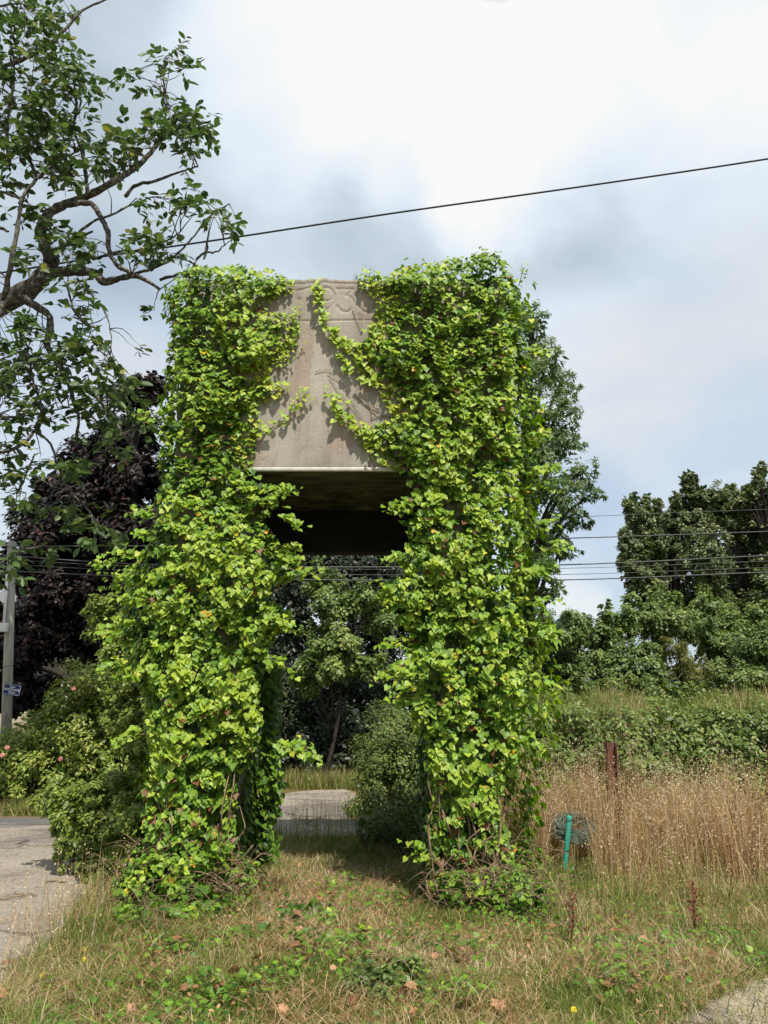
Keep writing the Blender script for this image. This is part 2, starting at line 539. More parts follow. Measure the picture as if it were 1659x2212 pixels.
def gravel_mat(name, stops, dirt):
    m, t, p, o = new_mat(name)
    c = nd(t, 'ShaderNodeTexCoord'); lk = t.links.new
    n1 = nd(t, 'ShaderNodeTexNoise', i_Scale=.8, i_Detail=8.0, i_Roughness=.6); lk(c.outputs['Object'], n1.inputs['Vector'])
    r1 = ramp(t, stops); lk(n1.outputs['Fac'], r1.inputs[0])
    v = nd(t, 'ShaderNodeTexVoronoi', i_Scale=85.0); lk(c.outputs['Object'], v.inputs['Vector'])
    hs = nd(t, 'ShaderNodeSeparateColor'); lk(v.outputs['Color'], hs.inputs[0])
    mr = nd(t, 'ShaderNodeMapRange'); mr.inputs['To Min'].default_value = .7; mr.inputs['To Max'].default_value = 1.28
    lk(hs.outputs[0], mr.inputs['Value'])
    mu = nd(t, 'ShaderNodeVectorMath', operation='SCALE'); lk(r1.outputs[0], mu.inputs[0]); lk(mr.outputs[0], mu.inputs['Scale'])
    n3 = nd(t, 'ShaderNodeTexNoise', i_Scale=1.7, i_Detail=8.0, i_Roughness=.72); lk(c.outputs['Object'], n3.inputs['Vector'])
    r3 = ramp(t, [(.55, (0, 0, 0)), (.66, (.7, .7, .7))]); lk(n3.outputs['Fac'], r3.inputs[0])
    mx = nd(t, 'ShaderNodeMix', data_type='RGBA'); mx.inputs[7].default_value = (*dirt, 1)
    lk(r3.outputs[0], mx.inputs[0]); lk(mu.outputs[0], mx.inputs[6]); lk(mx.outputs[2], p.inputs['Base Color'])
    v2 = nd(t, 'ShaderNodeTexVoronoi', feature='DISTANCE_TO_EDGE', i_Scale=.55)
    nw = nd(t, 'ShaderNodeTexNoise', i_Scale=2.2, i_Detail=7.0); lk(c.outputs['Object'], nw.inputs['Vector'])
    mw = nd(t, 'ShaderNodeMix', data_type='VECTOR'); mw.inputs[0].default_value = .35
    lk(c.outputs['Object'], mw.inputs[4]); lk(nw.outputs['Color'], mw.inputs[5]); lk(mw.outputs[1], v2.inputs['Vector'])
    rc = ramp(t, [(.004, (.45, .43, .4)), (.012, (1, 1, 1))]); lk(v2.outputs['Distance'], rc.inputs[0])
    np_ = nd(t, 'ShaderNodeTexNoise', i_Scale=.42, i_Detail=7.0, i_Roughness=.5); lk(c.outputs['Object'], np_.inputs['Vector'])
    rp_ = ramp(t, [(.485, (.80, .79, .80)), (.50, (1.12, 1.10, 1.05))]); lk(np_.outputs['Fac'], rp_.inputs[0])
    a1 = nd(t, 'ShaderNodeMix', data_type='RGBA', blend_type='MULTIPLY'); a1.inputs[0].default_value = 1
    a2 = nd(t, 'ShaderNodeMix', data_type='RGBA', blend_type='MULTIPLY'); a2.inputs[0].default_value = 1
    lk(mx.outputs[2], a1.inputs[6]); lk(rc.outputs[0], a1.inputs[7]); lk(a1.outputs[2], a2.inputs[6]); lk(rp_.outputs[0], a2.inputs[7])
    lk(a2.outputs[2], p.inputs['Base Color'])
    p.inputs['Roughness'].default_value = .95; p.inputs['Specular IOR Level'].default_value = .15
    b = nd(t, 'ShaderNodeBump', i_Strength=.7, i_Distance=.012); lk(v.outputs['Distance'], b.inputs['Height']); lk(b.outputs[0], p.inputs['Normal'])
    return m


M_apron = gravel_mat('worn_asphalt', [(.3, (.17, .15, .13)), (.5, (.225, .20, .175)), (.7, (.27, .24, .205))], (.14, .115, .085))
M_road = gravel_mat('grey_tarmac', [(.3, (.12, .12, .118)), (.6, (.18, .175, .165))], (.15, .135, .11))
M_dirt = gravel_mat('gravel_dirt', [(.3, (.17, .145, .105)), (.6, (.27, .235, .18))], (.12, .10, .055))

apron = [tuple(G(x, y).xy) for x, y in [(-420, 2300), (-60, 2165), (70, 2085), (150, 1995), (205, 1905), (255, 1850), (330, 1822), (600, 1812), (760, 1806)]]
apron += [(.0, 11.45), (-.45, 12.0), (-.62, 13.6), (-.45, 15.6), (-.75, 17.1), (-1.5, 16.75), (-2.2, 15.9), (-2.9, 15.2), (-3.0, 12.7), (-4, 12.55), (-20, 12.5), (-20, 3.5)]
poly_sheet('gravel_apron', ragged(apron, .15, .06), .008, M_apron)
poly_sheet('road', ragged([(-3.2, 11.95), (-40, 11.6), (-40, 12.9), (-3.1, 12.7)], .3, .03, 5), .012, M_road)
poly_sheet('road', ragged([(-.4, 11.35), (.4, 11.3), (45, 11.0), (45, 12.45), (-.5, 12.45)], .3, .03, 9), .012, M_road)
poly_sheet('dirt_path', ragged([tuple(G(x, y).xy) for x, y in [(1460, 2240), (1500, 2180), (1570, 2150), (1600, 2125), (1660, 2105), (1900, 2080), (2200, 2240)]], .08, .05, 3), .008, M_dirt)


def on_apron(x, y):
    pts = apron
    ins = False
    j = len(pts) - 1
    for i in range(len(pts)):
        xi, yi = pts[i]; xj, yj = pts[j]
        if (yi > y) != (yj > y) and x < (xj - xi) * (y - yi) / (yj - yi) + xi:
            ins = not ins
        j = i
    return ins or (11.3 < y < 12.5)


# ================================================================== concrete portal
XL0, XL1, XR0, XR1 = -2.03, -1.42, .46, 1.22
YF, YB = 7.4, 9.4
ZS = P(700, 1018, YF).z
ZT = P(700, 604, YF).z
mon = empty('concrete_portal', (-.4, 8.4, 0), 'weathered concrete portal with incised 1930 on its face, half buried in ivy', 'monument')
box_obj('leg', (XL0, XL1, YF + .012, YB, -.1, ZS + .3), M_conc, mon)
box_obj('leg', (XR0, 1.02, YF + .012, YB, -.1, ZS + .3), M_conc, mon)

# front panel: a height field with the date cut into it
S_STROKES = []


def arcpts(cx, cy, rx, ry, a0, a1, n=16):
    return [(cx + rx * math.cos(R(a0 + (a1 - a0) * i / n)), cy - ry * math.sin(R(a0 + (a1 - a0) * i / n))) for i in range(n + 1)]


# strokes in photograph pixels of the front plane
S_STROKES.append(([(640, 628), (672, 621), (672, 668)], .010))                      # 1
S_STROKES.append((arcpts(706, 636, 15, 14, 0, 360), .010))                          # 9
S_STROKES.append((arcpts(700, 640, 22, 29, 10, -75), .010))
S_STROKES.append(([(728, 624), (764, 623), (748, 638)], .010))                      # 3
S_STROKES.append((arcpts(746, 656, 18, 18, 80, -165), .012))
S_STROKES.append((arcpts(792, 647, 20, 27, 0, 360, 28), .012))                      # 0
S_STROKES.append(([(590, 694), (815, 691)], .008))
S_STROKES.append(([(560, 614), (800, 611)], .007))
nx, nz_ = 310, 200
xs = np.linspace(XL0, XR1, nx); zs = np.linspace(ZS + .045, ZT, nz_)
XX, ZZ = np.meshgrid(xs, zs)
D = np.zeros_like(XX)
for pts, w in S_STROKES:
    q = np.array([[P(a, b, YF).x, P(a, b, YF).z] for a, b in pts])
    best = np.full(XX.shape, 9.0)
    for i in range(len(q) - 1):
        ax, az = q[i]; bx, bz = q[i + 1]
        lx, lz = bx - ax, bz - az
        tt = np.clip(((XX - ax) * lx + (ZZ - az) * lz) / (lx * lx + lz * lz + 1e-9), 0, 1)
        best = np.minimum(best, np.hypot(XX - ax - tt * lx, ZZ - az - tt * lz))
    D = np.maximum(D, np.exp(-(best / (w * .95)) ** 2) * .010)
rough = rng.normal(0, .0007, XX.shape)
for k_ in range(46):       # small knocks and pits in the face
    hx, hz_, hr = random.uniform(XL0, XR1), random.uniform(ZS + .1, ZT), random.uniform(.006, .018)
    rough += .009 * np.exp(-((XX - hx) ** 2 + (ZZ - hz_) ** 2) / hr ** 2)
Zt = ZZ.copy()
topn = np.array([mnoise.noise(Vector((x * 3.2, 1.3, 4))) * .035 + mnoise.noise(Vector((x * 14, 5, 4))) * .014 for x in xs])
Zt += np.clip((ZZ - (ZT - .2)) / .2, 0, 1) * topn[None, :]
V = np.stack([XX, YF + D + rough, Zt], -1).reshape(-1, 3)
idx = np.arange(nx * nz_).reshape(nz_, nx)
Q = np.stack([idx[:-1, :-1], idx[:-1, 1:], idx[1:, 1:], idx[1:, :-1]], -1).reshape(-1, 4)
V2 = V.copy(); bnd = list(idx[-1, :])       # thickness strip along the top
back = len(V)
Vb = np.array([(V[i][0], YF + .22, V[i][2] - .01) for i in bnd])
Qb = np.array([(bnd[i], bnd[i + 1], back + i + 1, back + i) for i in range(nx - 1)])
me = np_mesh('front_panel', np.concatenate([V, Vb]), np.concatenate([Q, Qb]), smooth=False)
mesh_obj('front_panel', me, M_conc, mon)
box_obj('panel_core', (XL0 + .002, XR1 - .002, YF + .016, YF + .215, ZS + .31, ZT - .07), M_conc, mon, 0)
# pale lower arris and the soffit
V, Fq = box(XL0, XR1, YF - .006, YF + .03, ZS, ZS + .044)
o_ = mesh_obj('lower_edge', np_mesh('lower_edge', V, Fq), M_edge, mon)
bm_ = o_.modifiers.new('bevel', 'BEVEL'); bm_.width = .012; bm_.segments = 2
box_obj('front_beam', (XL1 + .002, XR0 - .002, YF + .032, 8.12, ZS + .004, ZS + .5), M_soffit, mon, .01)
# soffit with spalled hollows
gx, gy = 150, 90
xs = np.linspace(XL1 + .002, XR0 - .002, gx); ys = np.linspace(8.12, YB - .27, gy)
XX, YY = np.meshgrid(xs, ys)
hz = np.zeros_like(XX)
for i in range(gy):
    for j in range(gx):
        x, y = XX[i, j], YY[i, j]
        a = mnoise.noise(Vector((x * 2.6, y * 6, 2.0))); b = mnoise.noise(Vector((x * 9, y * 14, 7.0)))
        hz[i, j] = ZS + .035 + max(0, a * 1.6 - .25) * .22 + b * .015
for (hx, hy, hr) in [(-.42, 8.5, .10), (-.18, 8.45, .09), (.14, 8.25, .08), (-1.05, 8.5, .07)]:
    hz += .14 * np.exp(-(((XX - hx) / hr) ** 2 + ((YY - hy) / (hr * 1.3)) ** 2))
idx = np.arange(gx * gy).reshape(gy, gx)
Q = np.stack([idx[:-1, :-1], idx[1:, :-1], idx[1:, 1:], idx[:-1, 1:]], -1).reshape(-1, 4)
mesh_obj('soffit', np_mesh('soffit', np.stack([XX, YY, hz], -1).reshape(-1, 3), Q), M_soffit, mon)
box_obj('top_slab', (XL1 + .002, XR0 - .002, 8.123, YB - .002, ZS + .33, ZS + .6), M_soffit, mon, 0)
ZB = P(760, 1200, YB).z
box_obj('rear_lintel', (XL1 + .002, XR0 - .002, YB - .27, YB - .004, ZB, ZS + .7), M_shade, mon, .012)
box_obj('rear_wall', (XL0 + .01, XR1 - .01, YB - .2, YB + .01, ZS + .71, ZT - .15), M_conc, mon)
box_obj('side_wall', (XL0 + .01, XL0 + .22, YF + .23, YB - .203, ZS + .303, ZT - .12), M_conc, mon)
box_obj('side_wall', (XR1 - .22, XR1 - .01, YF + .23, YB - .203, ZS + .303, ZT - .12), M_conc, mon)
wp = P(1052, 1868, YF - .02)
box_obj('plaster_patch', (wp.x - .05, wp.x + .05, YF - .03, YF + .011, wp.z - .13, wp.z + .13), noise_mat('white_plaster', [(.3, (.5, .48, .45)), (.7, (.75, .73, .7))], scale=20), mon, .01)

# ================================================================== ivy
def interp(tab, y):
    a = np.array(tab, dtype=float)
    return np.interp(y, a[:, 0], a[:, 1])


LL = [(575, 400), (592, 352), (610, 340), (640, 345), (700, 352), (800, 347), (870, 340), (950, 336), (1030, 333), (1100, 326), (1150, 305), (1200, 270), (1222, 222),
      (1260, 232), (1290, 235), (1340, 218), (1370, 212), (1400, 240), (1450, 255), (1500, 300), (1560, 305), (1600, 320), (1700, 318), (1800, 308), (1850, 298), (1900, 285), (1950, 275), (1990, 270)]
LR = [(575, 560), (600, 640), (630, 632), (660, 590), (685, 632), (705, 645), (740, 640), (765, 628), (790, 590), (830, 585), (850, 612), (875, 565), (900, 556), (950, 545), (985, 552), (1015, 540),
      (1035, 575), (1055, 606), (1090, 600), (1120, 560), (1150, 585), (1180, 612), (1215, 645), (1245, 630), (1290, 585), (1330, 635), (1355, 625), (1400, 580), (1450, 560), (1500, 555), (1550, 565),
      (1590, 560), (1650, 530), (1700, 512), (1800, 505), (1850, 512), (1900, 530), (1950, 560), (1990, 570)]
RL = [(545, 1040), (560, 950), (575, 890), (595, 810), (605, 775), (625, 790), (660, 820), (690, 808), (720, 800), (745, 778), (760, 760), (800, 782), (830, 805), (870, 826), (905, 836), (925, 775), (950, 785),
      (985, 802), (1010, 845), (1030, 885), (1060, 905), (1080, 868), (1130, 872), (1165, 890), (1200, 862), (1235, 880), (1270, 812), (1300, 822), (1340, 855), (1380, 895), (1420, 870), (1445, 830), (1470, 870), (1500, 893), (1550, 892),
      (1600, 915), (1650, 925), (1700, 930), (1750, 936), (1800, 930), (1850, 932), (1900, 940), (1950, 925), (1980, 915)]
RR = [(545, 1060), (560, 1085), (575, 1105), (600, 1128), (650, 1128), (700, 1148), (750, 1163), (800, 1152), (850, 1143), (900, 1162), (950, 1182), (1000, 1182), (1050, 1168), (1100, 1152), (1200, 1150),
      (1250, 1135), (1300, 1160), (1350, 1185), (1400, 1178), (1450, 1162), (1500, 1152), (1550, 1132), (1600, 1112), (1650, 1104), (1700, 1092), (1750, 1086), (1800, 1088), (1850, 1102), (1900, 1112), (1950, 1125), (1980, 1130)]
BARE = [  # windows of bare concrete inside the left ivy
    (590, 655, 30, 20), (545, 690, 14, 10), (640, 640, 12, 22)]

all_leaf = {'L': [], 'R': []}   # rows: pos3 nor3 tip3 size tint


def add_leaves(key, pos, nor, tip, size, tint):
    all_leaf[key].append(np.concatenate([pos, nor, tip, size[:, None], tint[:, None]], axis=1))


def sheet_front(key, Ltab, Rtab, layer, per_m2):
    y0, y1 = Ltab[0][0], Ltab[-1][0]
    xa = min(min(a[1] for a in Ltab), 10 ** 6); xb = max(a[1] for a in Rtab)
    area = (xb - xa) * (y1 - y0) * (YF / 1700) ** 2
    n = int(area * per_m2)
    px = rng.uniform(xa, xb, n); py = rng.uniform(y0, y1, n)
    q = np.stack([px * .012, py * .012], 1)
    e1 = vnoise(q, 1.6, 3.0) * 16 + vnoise(q, 4.0, 8.0) * 9
    xl = interp(Ltab, py) + e1; xr = interp(Rtab, py) + e1 * -.9
    ok = (px > xl) & (px < xr)
    for (bx, by, rx, ry) in BARE:
        ok &= ((px - bx) / rx) ** 2 + ((py - by) / ry) ** 2 > 1
    px, py, xl, xr = px[ok], py[ok], xl[ok], xr[ok]
    q = np.stack([px * .01, py * .01], 1)
    low = vnoise(q, 1.1, 21.0); mid = vnoise(q, 3.1, 5.0)
    ed = np.minimum(px - xl, xr - px)
    depth = .06 + .12 * np.clip(ed / 55, 0, 1)
    down = np.clip((py - 1000) / 250, 0, 1) * np.clip((1900 - py) / 150, 0, 1)
    # thin near the bare concrete on the panel, bulging in bushy tufts below it
    inner = (xr - px) if key == 'L' else (px - xl)
    thin = np.where(py < 1010, np.clip(inner / 110, .18, 1), 1)
    t_ = depth * thin * (1 + .25 * down) * (1 + .5 * low + .45 * mid)
    t_ = np.maximum(t_, .035)
    # leave hollows in the outer layer
    if layer == 0:
        fine = vnoise(q, 9.0, 33.0)
        keep = (mid > -.34) & (fine > -.22)
        px, py, t_, low, mid, down, inner = (a[keep] for a in (px, py, t_, low, mid, down, inner))
    frac = (1.0, .62, .25)[layer]
    Y = YF - t_ * frac - rng.uniform(0, .03, len(px))
    pos = np.array([tuple(P(a, b, c_)) for a, b, c_ in zip(px, py, Y)])
    # wrap round the outer side of each leg
    xo = XL0 if key == 'L' else XR1
    sgn = -1 if key == 'L' else 1
    over = np.clip((pos[:, 0] - xo) * sgn, 0, None)
    pos[:, 1] += over * .9 + rng.uniform(0, .12, len(px)) * (over > .05)
    n_ = len(px)
    side = np.clip((pos[:, 0] - (XL0 if key == 'L' else XR1)) * sgn / .2, 0, 1)
    nor = np.stack([sgn * side * .8, -np.ones(n_) * (1 - .35 * side), np.full(n_, .72)], 1) + rng.normal(0, .30 + .10 * layer, (n_, 3))
    nor += np.stack([mid * .5, 0 * mid, -low * .3], 1)
    tip = np.stack([rng.normal(0, .45, n_), -rng.uniform(0, .5, n_), -np.ones(n_)], 1)
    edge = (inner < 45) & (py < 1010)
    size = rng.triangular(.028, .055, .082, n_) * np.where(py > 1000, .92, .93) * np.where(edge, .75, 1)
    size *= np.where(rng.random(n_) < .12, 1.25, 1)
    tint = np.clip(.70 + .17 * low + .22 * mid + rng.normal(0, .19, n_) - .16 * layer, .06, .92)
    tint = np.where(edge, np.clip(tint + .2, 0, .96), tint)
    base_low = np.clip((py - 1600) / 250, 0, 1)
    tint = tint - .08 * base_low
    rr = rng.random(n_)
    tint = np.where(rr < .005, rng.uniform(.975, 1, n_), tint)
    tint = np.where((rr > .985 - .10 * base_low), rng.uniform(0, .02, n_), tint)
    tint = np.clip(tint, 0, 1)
    drop = rng.random(n_) < .25 * np.clip((py - 1760) / 190, 0, 1)
    s_ = ~drop
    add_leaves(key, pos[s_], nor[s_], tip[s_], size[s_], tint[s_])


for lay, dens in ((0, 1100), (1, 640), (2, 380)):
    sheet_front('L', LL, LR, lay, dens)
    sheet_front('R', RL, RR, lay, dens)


def sheet_plane(key, n, fpos, fnor, tmean=.1, sz=(.045, .08), tint0=.45, seed=0.0):
    u = rng.random((n, 2))
    pos = fpos(u)
    nor0 = fnor
    q = pos
    nn = vnoise(q, 1.3, seed)
    m2 = vnoise(q, 4.0, seed + 3)
    keep = m2 > -.25
    pos, nn, m2 = pos[keep], nn[keep], m2[keep]
    k = len(pos)
    N = np.array(nor0, dtype=float)
    pos = pos + N * (tmean * (1 + 1.2 * nn + .5 * m2) * rng.uniform(.4, 1.1, k))[:, None]
    nor = N + np.array([0, 0, .6]) + rng.normal(0, .35, (k, 3))
    tip = np.stack([rng.normal(0, .4, k), rng.normal(0, .4, k), -np.ones(k)], 1)
    tint = np.clip(tint0 + .2 * nn + rng.normal(0, .14, k), .06, .9)
    add_leaves(key, pos, nor, tip, rng.uniform(sz[0], sz[1], k), tint)


lerp = lambda a, b, u: a + (b - a) * u
# outer sides, inner sides, backs and top
sheet_plane('L', 3400, lambda u: np.stack([np.full(len(u), XL0), lerp(YF, YB, u[:, 0]), lerp(0, ZT, u[:, 1])], 1), (-1, 0, 0), .14, seed=1)
sheet_plane('R', 4200, lambda u: np.stack([np.full(len(u), XR1), lerp(YF, YB, u[:, 0]), lerp(0, ZT, u[:, 1])], 1), (1, 0, 0), .22, tint0=.6, seed=2)
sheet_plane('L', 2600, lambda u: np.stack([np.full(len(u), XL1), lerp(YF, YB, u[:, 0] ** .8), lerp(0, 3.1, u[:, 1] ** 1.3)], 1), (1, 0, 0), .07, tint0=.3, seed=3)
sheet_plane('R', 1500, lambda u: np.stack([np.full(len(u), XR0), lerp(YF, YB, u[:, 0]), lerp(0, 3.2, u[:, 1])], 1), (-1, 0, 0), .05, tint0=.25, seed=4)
sheet_plane('L', 2200, lambda u: np.stack([lerp(XL0, XL1, u[:, 0]), np.full(len(u), YB), lerp(0, ZT, u[:, 1])], 1), (0, 1, 0), .12, seed=5)
sheet_plane('R', 2200, lambda u: np.stack([lerp(XR0, XR1, u[:, 0]), np.full(len(u), YB), lerp(0, ZT, u[:, 1])], 1), (0, 1, 0), .12, seed=6)
sheet_plane('L', 900, lambda u: np.stack([lerp(XL0, -1.2, u[:, 0]), lerp(YF, YB, u[:, 1]), np.full(len(u), ZT - .06)], 1), (0, 0, 1), .06, tint0=.6, seed=7)
sheet_plane('R', 1600, lambda u: np.stack([lerp(.15, XR1 + .1, u[:, 0]), lerp(YF, YB, u[:, 1]), np.full(len(u), ZT - .05)], 1), (0, 0, 1), .14, tint0=.62, seed=8)
# dense tuft up the rear edge of the left leg, lit at its rim
sheet_plane('L', 1500, lambda u: np.stack([XL1 + .02 + .16 * u[:, 0], YB - .1 - .45 * u[:, 1], 2.1 * np.random.default_rng(3).random(len(u))], 1), (.8, -.6, 0), .10, tint0=.42, seed=9)

ivyL = empty('ivy', (-1.7, 8.2, 0), 'dense light green ivy smothering the left leg and left side of the concrete panel', 'ivy', 'ivy on the portal')
ivyR = empty('ivy', (.85, 8.2, 0), 'dense light green ivy covering the right leg and topping the right corner of the panel', 'ivy', 'ivy on the portal')
ivy = {'L': ivyL, 'R': ivyR}
stem_parts = {'L': [], 'R': []}
strand_px = {  # strands that creep over the bare panel: points, leaf size scale
    'L': [([(548, 942), (575, 930), (605, 915), (628, 898), (640, 878), (655, 858), (668, 842)], .9),
          ([(560, 842), (585, 838), (608, 842), (626, 850)], 1.0),
          ([(590, 770), (615, 752), (635, 735), (650, 720)], .9), ([(600, 705), (620, 695), (640, 690)], .8), ([(628, 690), (640, 680), (648, 668)], .55),
          ([(585, 640), (605, 622), (628, 628)], 1.2), ([(570, 668), (580, 655), (590, 645)], .6), ([(600, 800), (610, 790), (640, 770), (655, 755)], .5)],
    'R': [([(684, 612), (690, 635), (694, 655), (696, 675), (704, 695), (712, 715), (726, 735), (742, 750), (758, 765), (775, 785), (800, 812), (822, 845)], 1.0),
          ([(690, 618), (684, 640), (692, 648)], 1.0), ([(712, 730), (735, 745), (765, 752), (800, 745), (830, 740)], .9),
          ([(736, 770), (748, 790), (765, 805), (790, 825)], .9),
          ([(715, 850), (722, 868), (728, 885), (734, 900), (750, 910), (770, 925), (790, 938), (815, 950)], .95),
          ([(800, 985), (815, 965), (800, 948), (775, 935)], .9), ([(778, 605), (800, 612), (820, 618)], 1.0), ([(800, 700), (812, 715), (806, 735)], .8)]}
for key, lst in strand_px.items():
    for pts, sc_ in lst:
        sp = smooth_poly([np.array(p_) for p_ in pts], 5)
        w = [P(a, b, YF - .012 - .004 * random.random()) for a, b in sp]
        stem_parts[key].append((w, np.linspace(.005, .0022, len(w)), 'green'))
        nlf = int(len(w) * 1.7)
        k = rng.uniform(0, len(w) - 1.01, nlf)
        pos = np.array([tuple(w[int(a)].lerp(w[int(a) + 1], a % 1)) for a in k])
        endf = 1 - .55 * (k / len(w)) if key == 'L' else np.where(k < len(w) * .25, .55 + 1.6 * k / len(w), 1)
        pos += np.stack([rng.normal(0, .035, nlf), -rng.uniform(.02, .075, nlf), rng.normal(.02, .035, nlf)], 1)
        nor = np.stack([rng.normal(0, .3, nlf), -np.ones(nlf), rng.uniform(.2, .9, nlf)], 1)
        tip = np.stack([rng.normal(0, .5, nlf), -rng.uniform(0, .3, nlf), -np.ones(nlf)], 1)
        add_leaves(key, pos, nor, tip, rng.uniform(.045, .08, nlf) * sc_ * endf, np.clip(rng.normal(.86, .06, nlf), .6, .96))

# bare dead stems on the panel (right) and vines hanging off the legs
dead = [([(820, 885), (790, 870), (762, 850)], .009), ([(768, 853), (790, 872), (815, 893), (835, 900)], .008), ([(712, 815), (735, 850), (765, 885), (795, 925), (805, 938)], .004),
        ([(708, 805), (730, 820), (750, 845), (775, 890), (800, 925)], .004), ([(680, 803), (705, 798), (730, 806), (745, 815)], .004), ([(728, 782), (745, 805), (770, 830), (778, 838)], .004),
        ([(798, 868), (802, 890), (803, 905)], .007), ([(803, 902), (820, 898), (835, 893)], .006), ([(762, 664), (770, 690), (782, 718)], .006), ([(795, 990), (805, 1010), (818, 1022)], .006),
        ([(775, 760), (800, 790), (830, 815)], .005), ([(910, 670), (915, 700), (928, 735)], .007), ([(790, 875), (800, 850), (788, 842)], .003)]
for pts, r_ in dead:
    sp = smooth_poly([np.array(p_) for p_ in pts], 4, .3)
    r_ *= .75
    w = [P(a, b, YF - .012 - .5 * r_) for a, b in sp]
    stem_parts['R'].append((w, np.linspace(r_, r_ * .5, len(w)), 'pale'))
for key, xc, xr_, cnt in (('L', 415, 95, 24), ('R', 1015, 70, 22)):
    for i in range(cnt):
        x = xc + random.uniform(-xr_, xr_)
        yb = random.uniform(1890, 1975); yt = random.uniform(1560, 1800)
        pts, a = [], x
        nst = 7
        for j in range(nst):
            a += random.uniform(-16, 16)
            pts.append(P(a, yb + (yt - yb) * j / (nst - 1), YF - .05 - .22 * random.random() * (1 - abs(j - 3) / 5)))
        w = [Vector(p_) for p_ in smooth_poly(pts, 4)]
        stem_parts[key].append((w, np.linspace(random.uniform(.006, .014), .004, len(w)), 'bark'))
    for i in range(9):       # loose loops of vine at the foot
        x = xc + random.uniform(-xr_, xr_) * 1.2; y = random.uniform(1820, 1960)
        pts = [P(x + 40 * math.cos(a) * random.uniform(.5, 1.2), y + 42 * math.sin(a) * random.uniform(.6, 1.2), YF - .22 - .1 * random.random()) for a in np.linspace(0, random.uniform(2.5, 5), 6)]
        w = [Vector(p_) for p_ in smooth_poly(pts, 4)]
        stem_parts[key].append((w, np.full(len(w), random.uniform(.004, .008)), 'bark'))

# leafy sprays standing off the ivy
def spray(key, start, direction, length, n, scale=1.0, tint0=.74, droop=.5):
    start = Vector(start); d = Vector(direction).normalized()
    pts = []
    for i in range(7):
        f = i / 6
        pts.append(start + d * length * f + Vector((random.gauss(0, .012), random.gauss(0, .012), -droop * length * f * f * .5)))
    stem_parts[key].append((pts, np.linspace(.0045, .0018, 7), 'green'))
    k = rng.uniform(.8, 5.99, n)
    pos = np.array([tuple(pts[int(a)].lerp(pts[int(a) + 1], a % 1)) for a in k])
    pos += rng.normal(0, .028, (n, 3))
    nor = np.stack([rng.normal(0, .45, n), -np.full(n, .8) + rng.normal(0, .35, n), rng.uniform(.4, 1.2, n)], 1)
    tip = np.stack([np.full(n, d.x * .5) + rng.normal(0, .4, n), rng.normal(-.2, .3, n), -np.ones(n)], 1)
    add_leaves(key, pos, nor, tip, rng.uniform(.042, .072, n) * scale * (1.15 - .35 * k / 6), np.clip(rng.normal(tint0, .12, n), .2, .96))


SPR = [('L', 600, 1200, 1, -.1), ('L', 590, 1060, 1, .1), ('L', 600, 1110, 1, -.2), ('L', 610, 1240, 1, -.2), ('L', 600, 1345, 1, .1), ('L', 590, 1180, 1, .3), ('L', 570, 1420, 1, -.1), ('L', 600, 1600, 1, .0),
       ('L', 640, 1605, 1, -.2), ('L', 260, 1225, -1, .2), ('L', 280, 1260, -1, .1), ('L', 265, 1360, -1, 0), ('L', 290, 1340, -1, .25), ('L', 270, 1420, -1, -.1), ('L', 310, 1300, -1, .4), ('L', 315, 1585, -1, .1),
       ('L', 330, 1150, -1, .3), ('L', 300, 1190, -1, .35), ('L', 340, 1100, -1, .2), ('L', 300, 1460, -1, 0), ('L', 350, 900, -1, .3),
       ('R', 880, 1275, -1, .1), ('R', 870, 1300, -1, 0), ('R', 870, 1450, -1, .1), ('R', 890, 1480, -1, .2), ('R', 880, 1100, -1, .3), ('R', 885, 1200, -1, .1), ('R', 900, 1380, -1, -.1), ('R', 920, 1520, -1, .2), ('R', 935, 1840, -1, .5),
       ('R', 1140, 1340, 1, .3), ('R', 1150, 1380, 1, .1), ('R', 1150, 950, 1, .3), ('R', 1150, 1000, 1, .1), ('R', 1145, 1050, 1, .2), ('R', 1130, 880, 1, .5), ('R', 1140, 760, 1, .3), ('R', 1130, 1230, 1, .4), ('R', 1150, 1140, 1, .3),
       ('R', 1130, 1470, 1, 0), ('R', 1120, 1520, 1, .1), ('R', 1100, 1600, 1, 0), ('R', 1110, 700, 1, .4), ('R', 1130, 1290, 1, .1), ('R', 1160, 1190, 1, .5), ('R', 1150, 1230, 1, .2)]
for key, a, b, sx, up in SPR:
    for rep in range(2):
        st = P(a + random.uniform(-12, 12), b + random.uniform(-12, 12), YF - random.uniform(.05, .28))
        spray(key, st, (sx, random.uniform(-.5, .1), up + random.uniform(-.15, .25)), random.uniform(.16, .32), 13)
for a, b, ln in ((1045, 585, .28), (1062, 590, .24), (1085, 600, .16), (962, 590, .18), (1000, 590, .14), (940, 600, .14), (1125, 615, .26), (880, 612, .14), (840, 618, .12), (1030, 590, .2), (980, 600, .18)):
    spray('R', P(a, b, YF + random.uniform(-.1, .1)), (random.uniform(-.1, .2), random.uniform(-.2, .1), 1), ln, 14, .9, .78, .1)
for a, b, ln in ((480, 600, .12), (505, 598, .14), (420, 605, .1), (560, 610, .08), (380, 608, .1), (620, 615, .08)):
    spray('L', P(a, b, YF + random.uniform(-.1, .1)), (random.uniform(-.2, .2), 0, 1), ln, 9, .8, .7, .1)
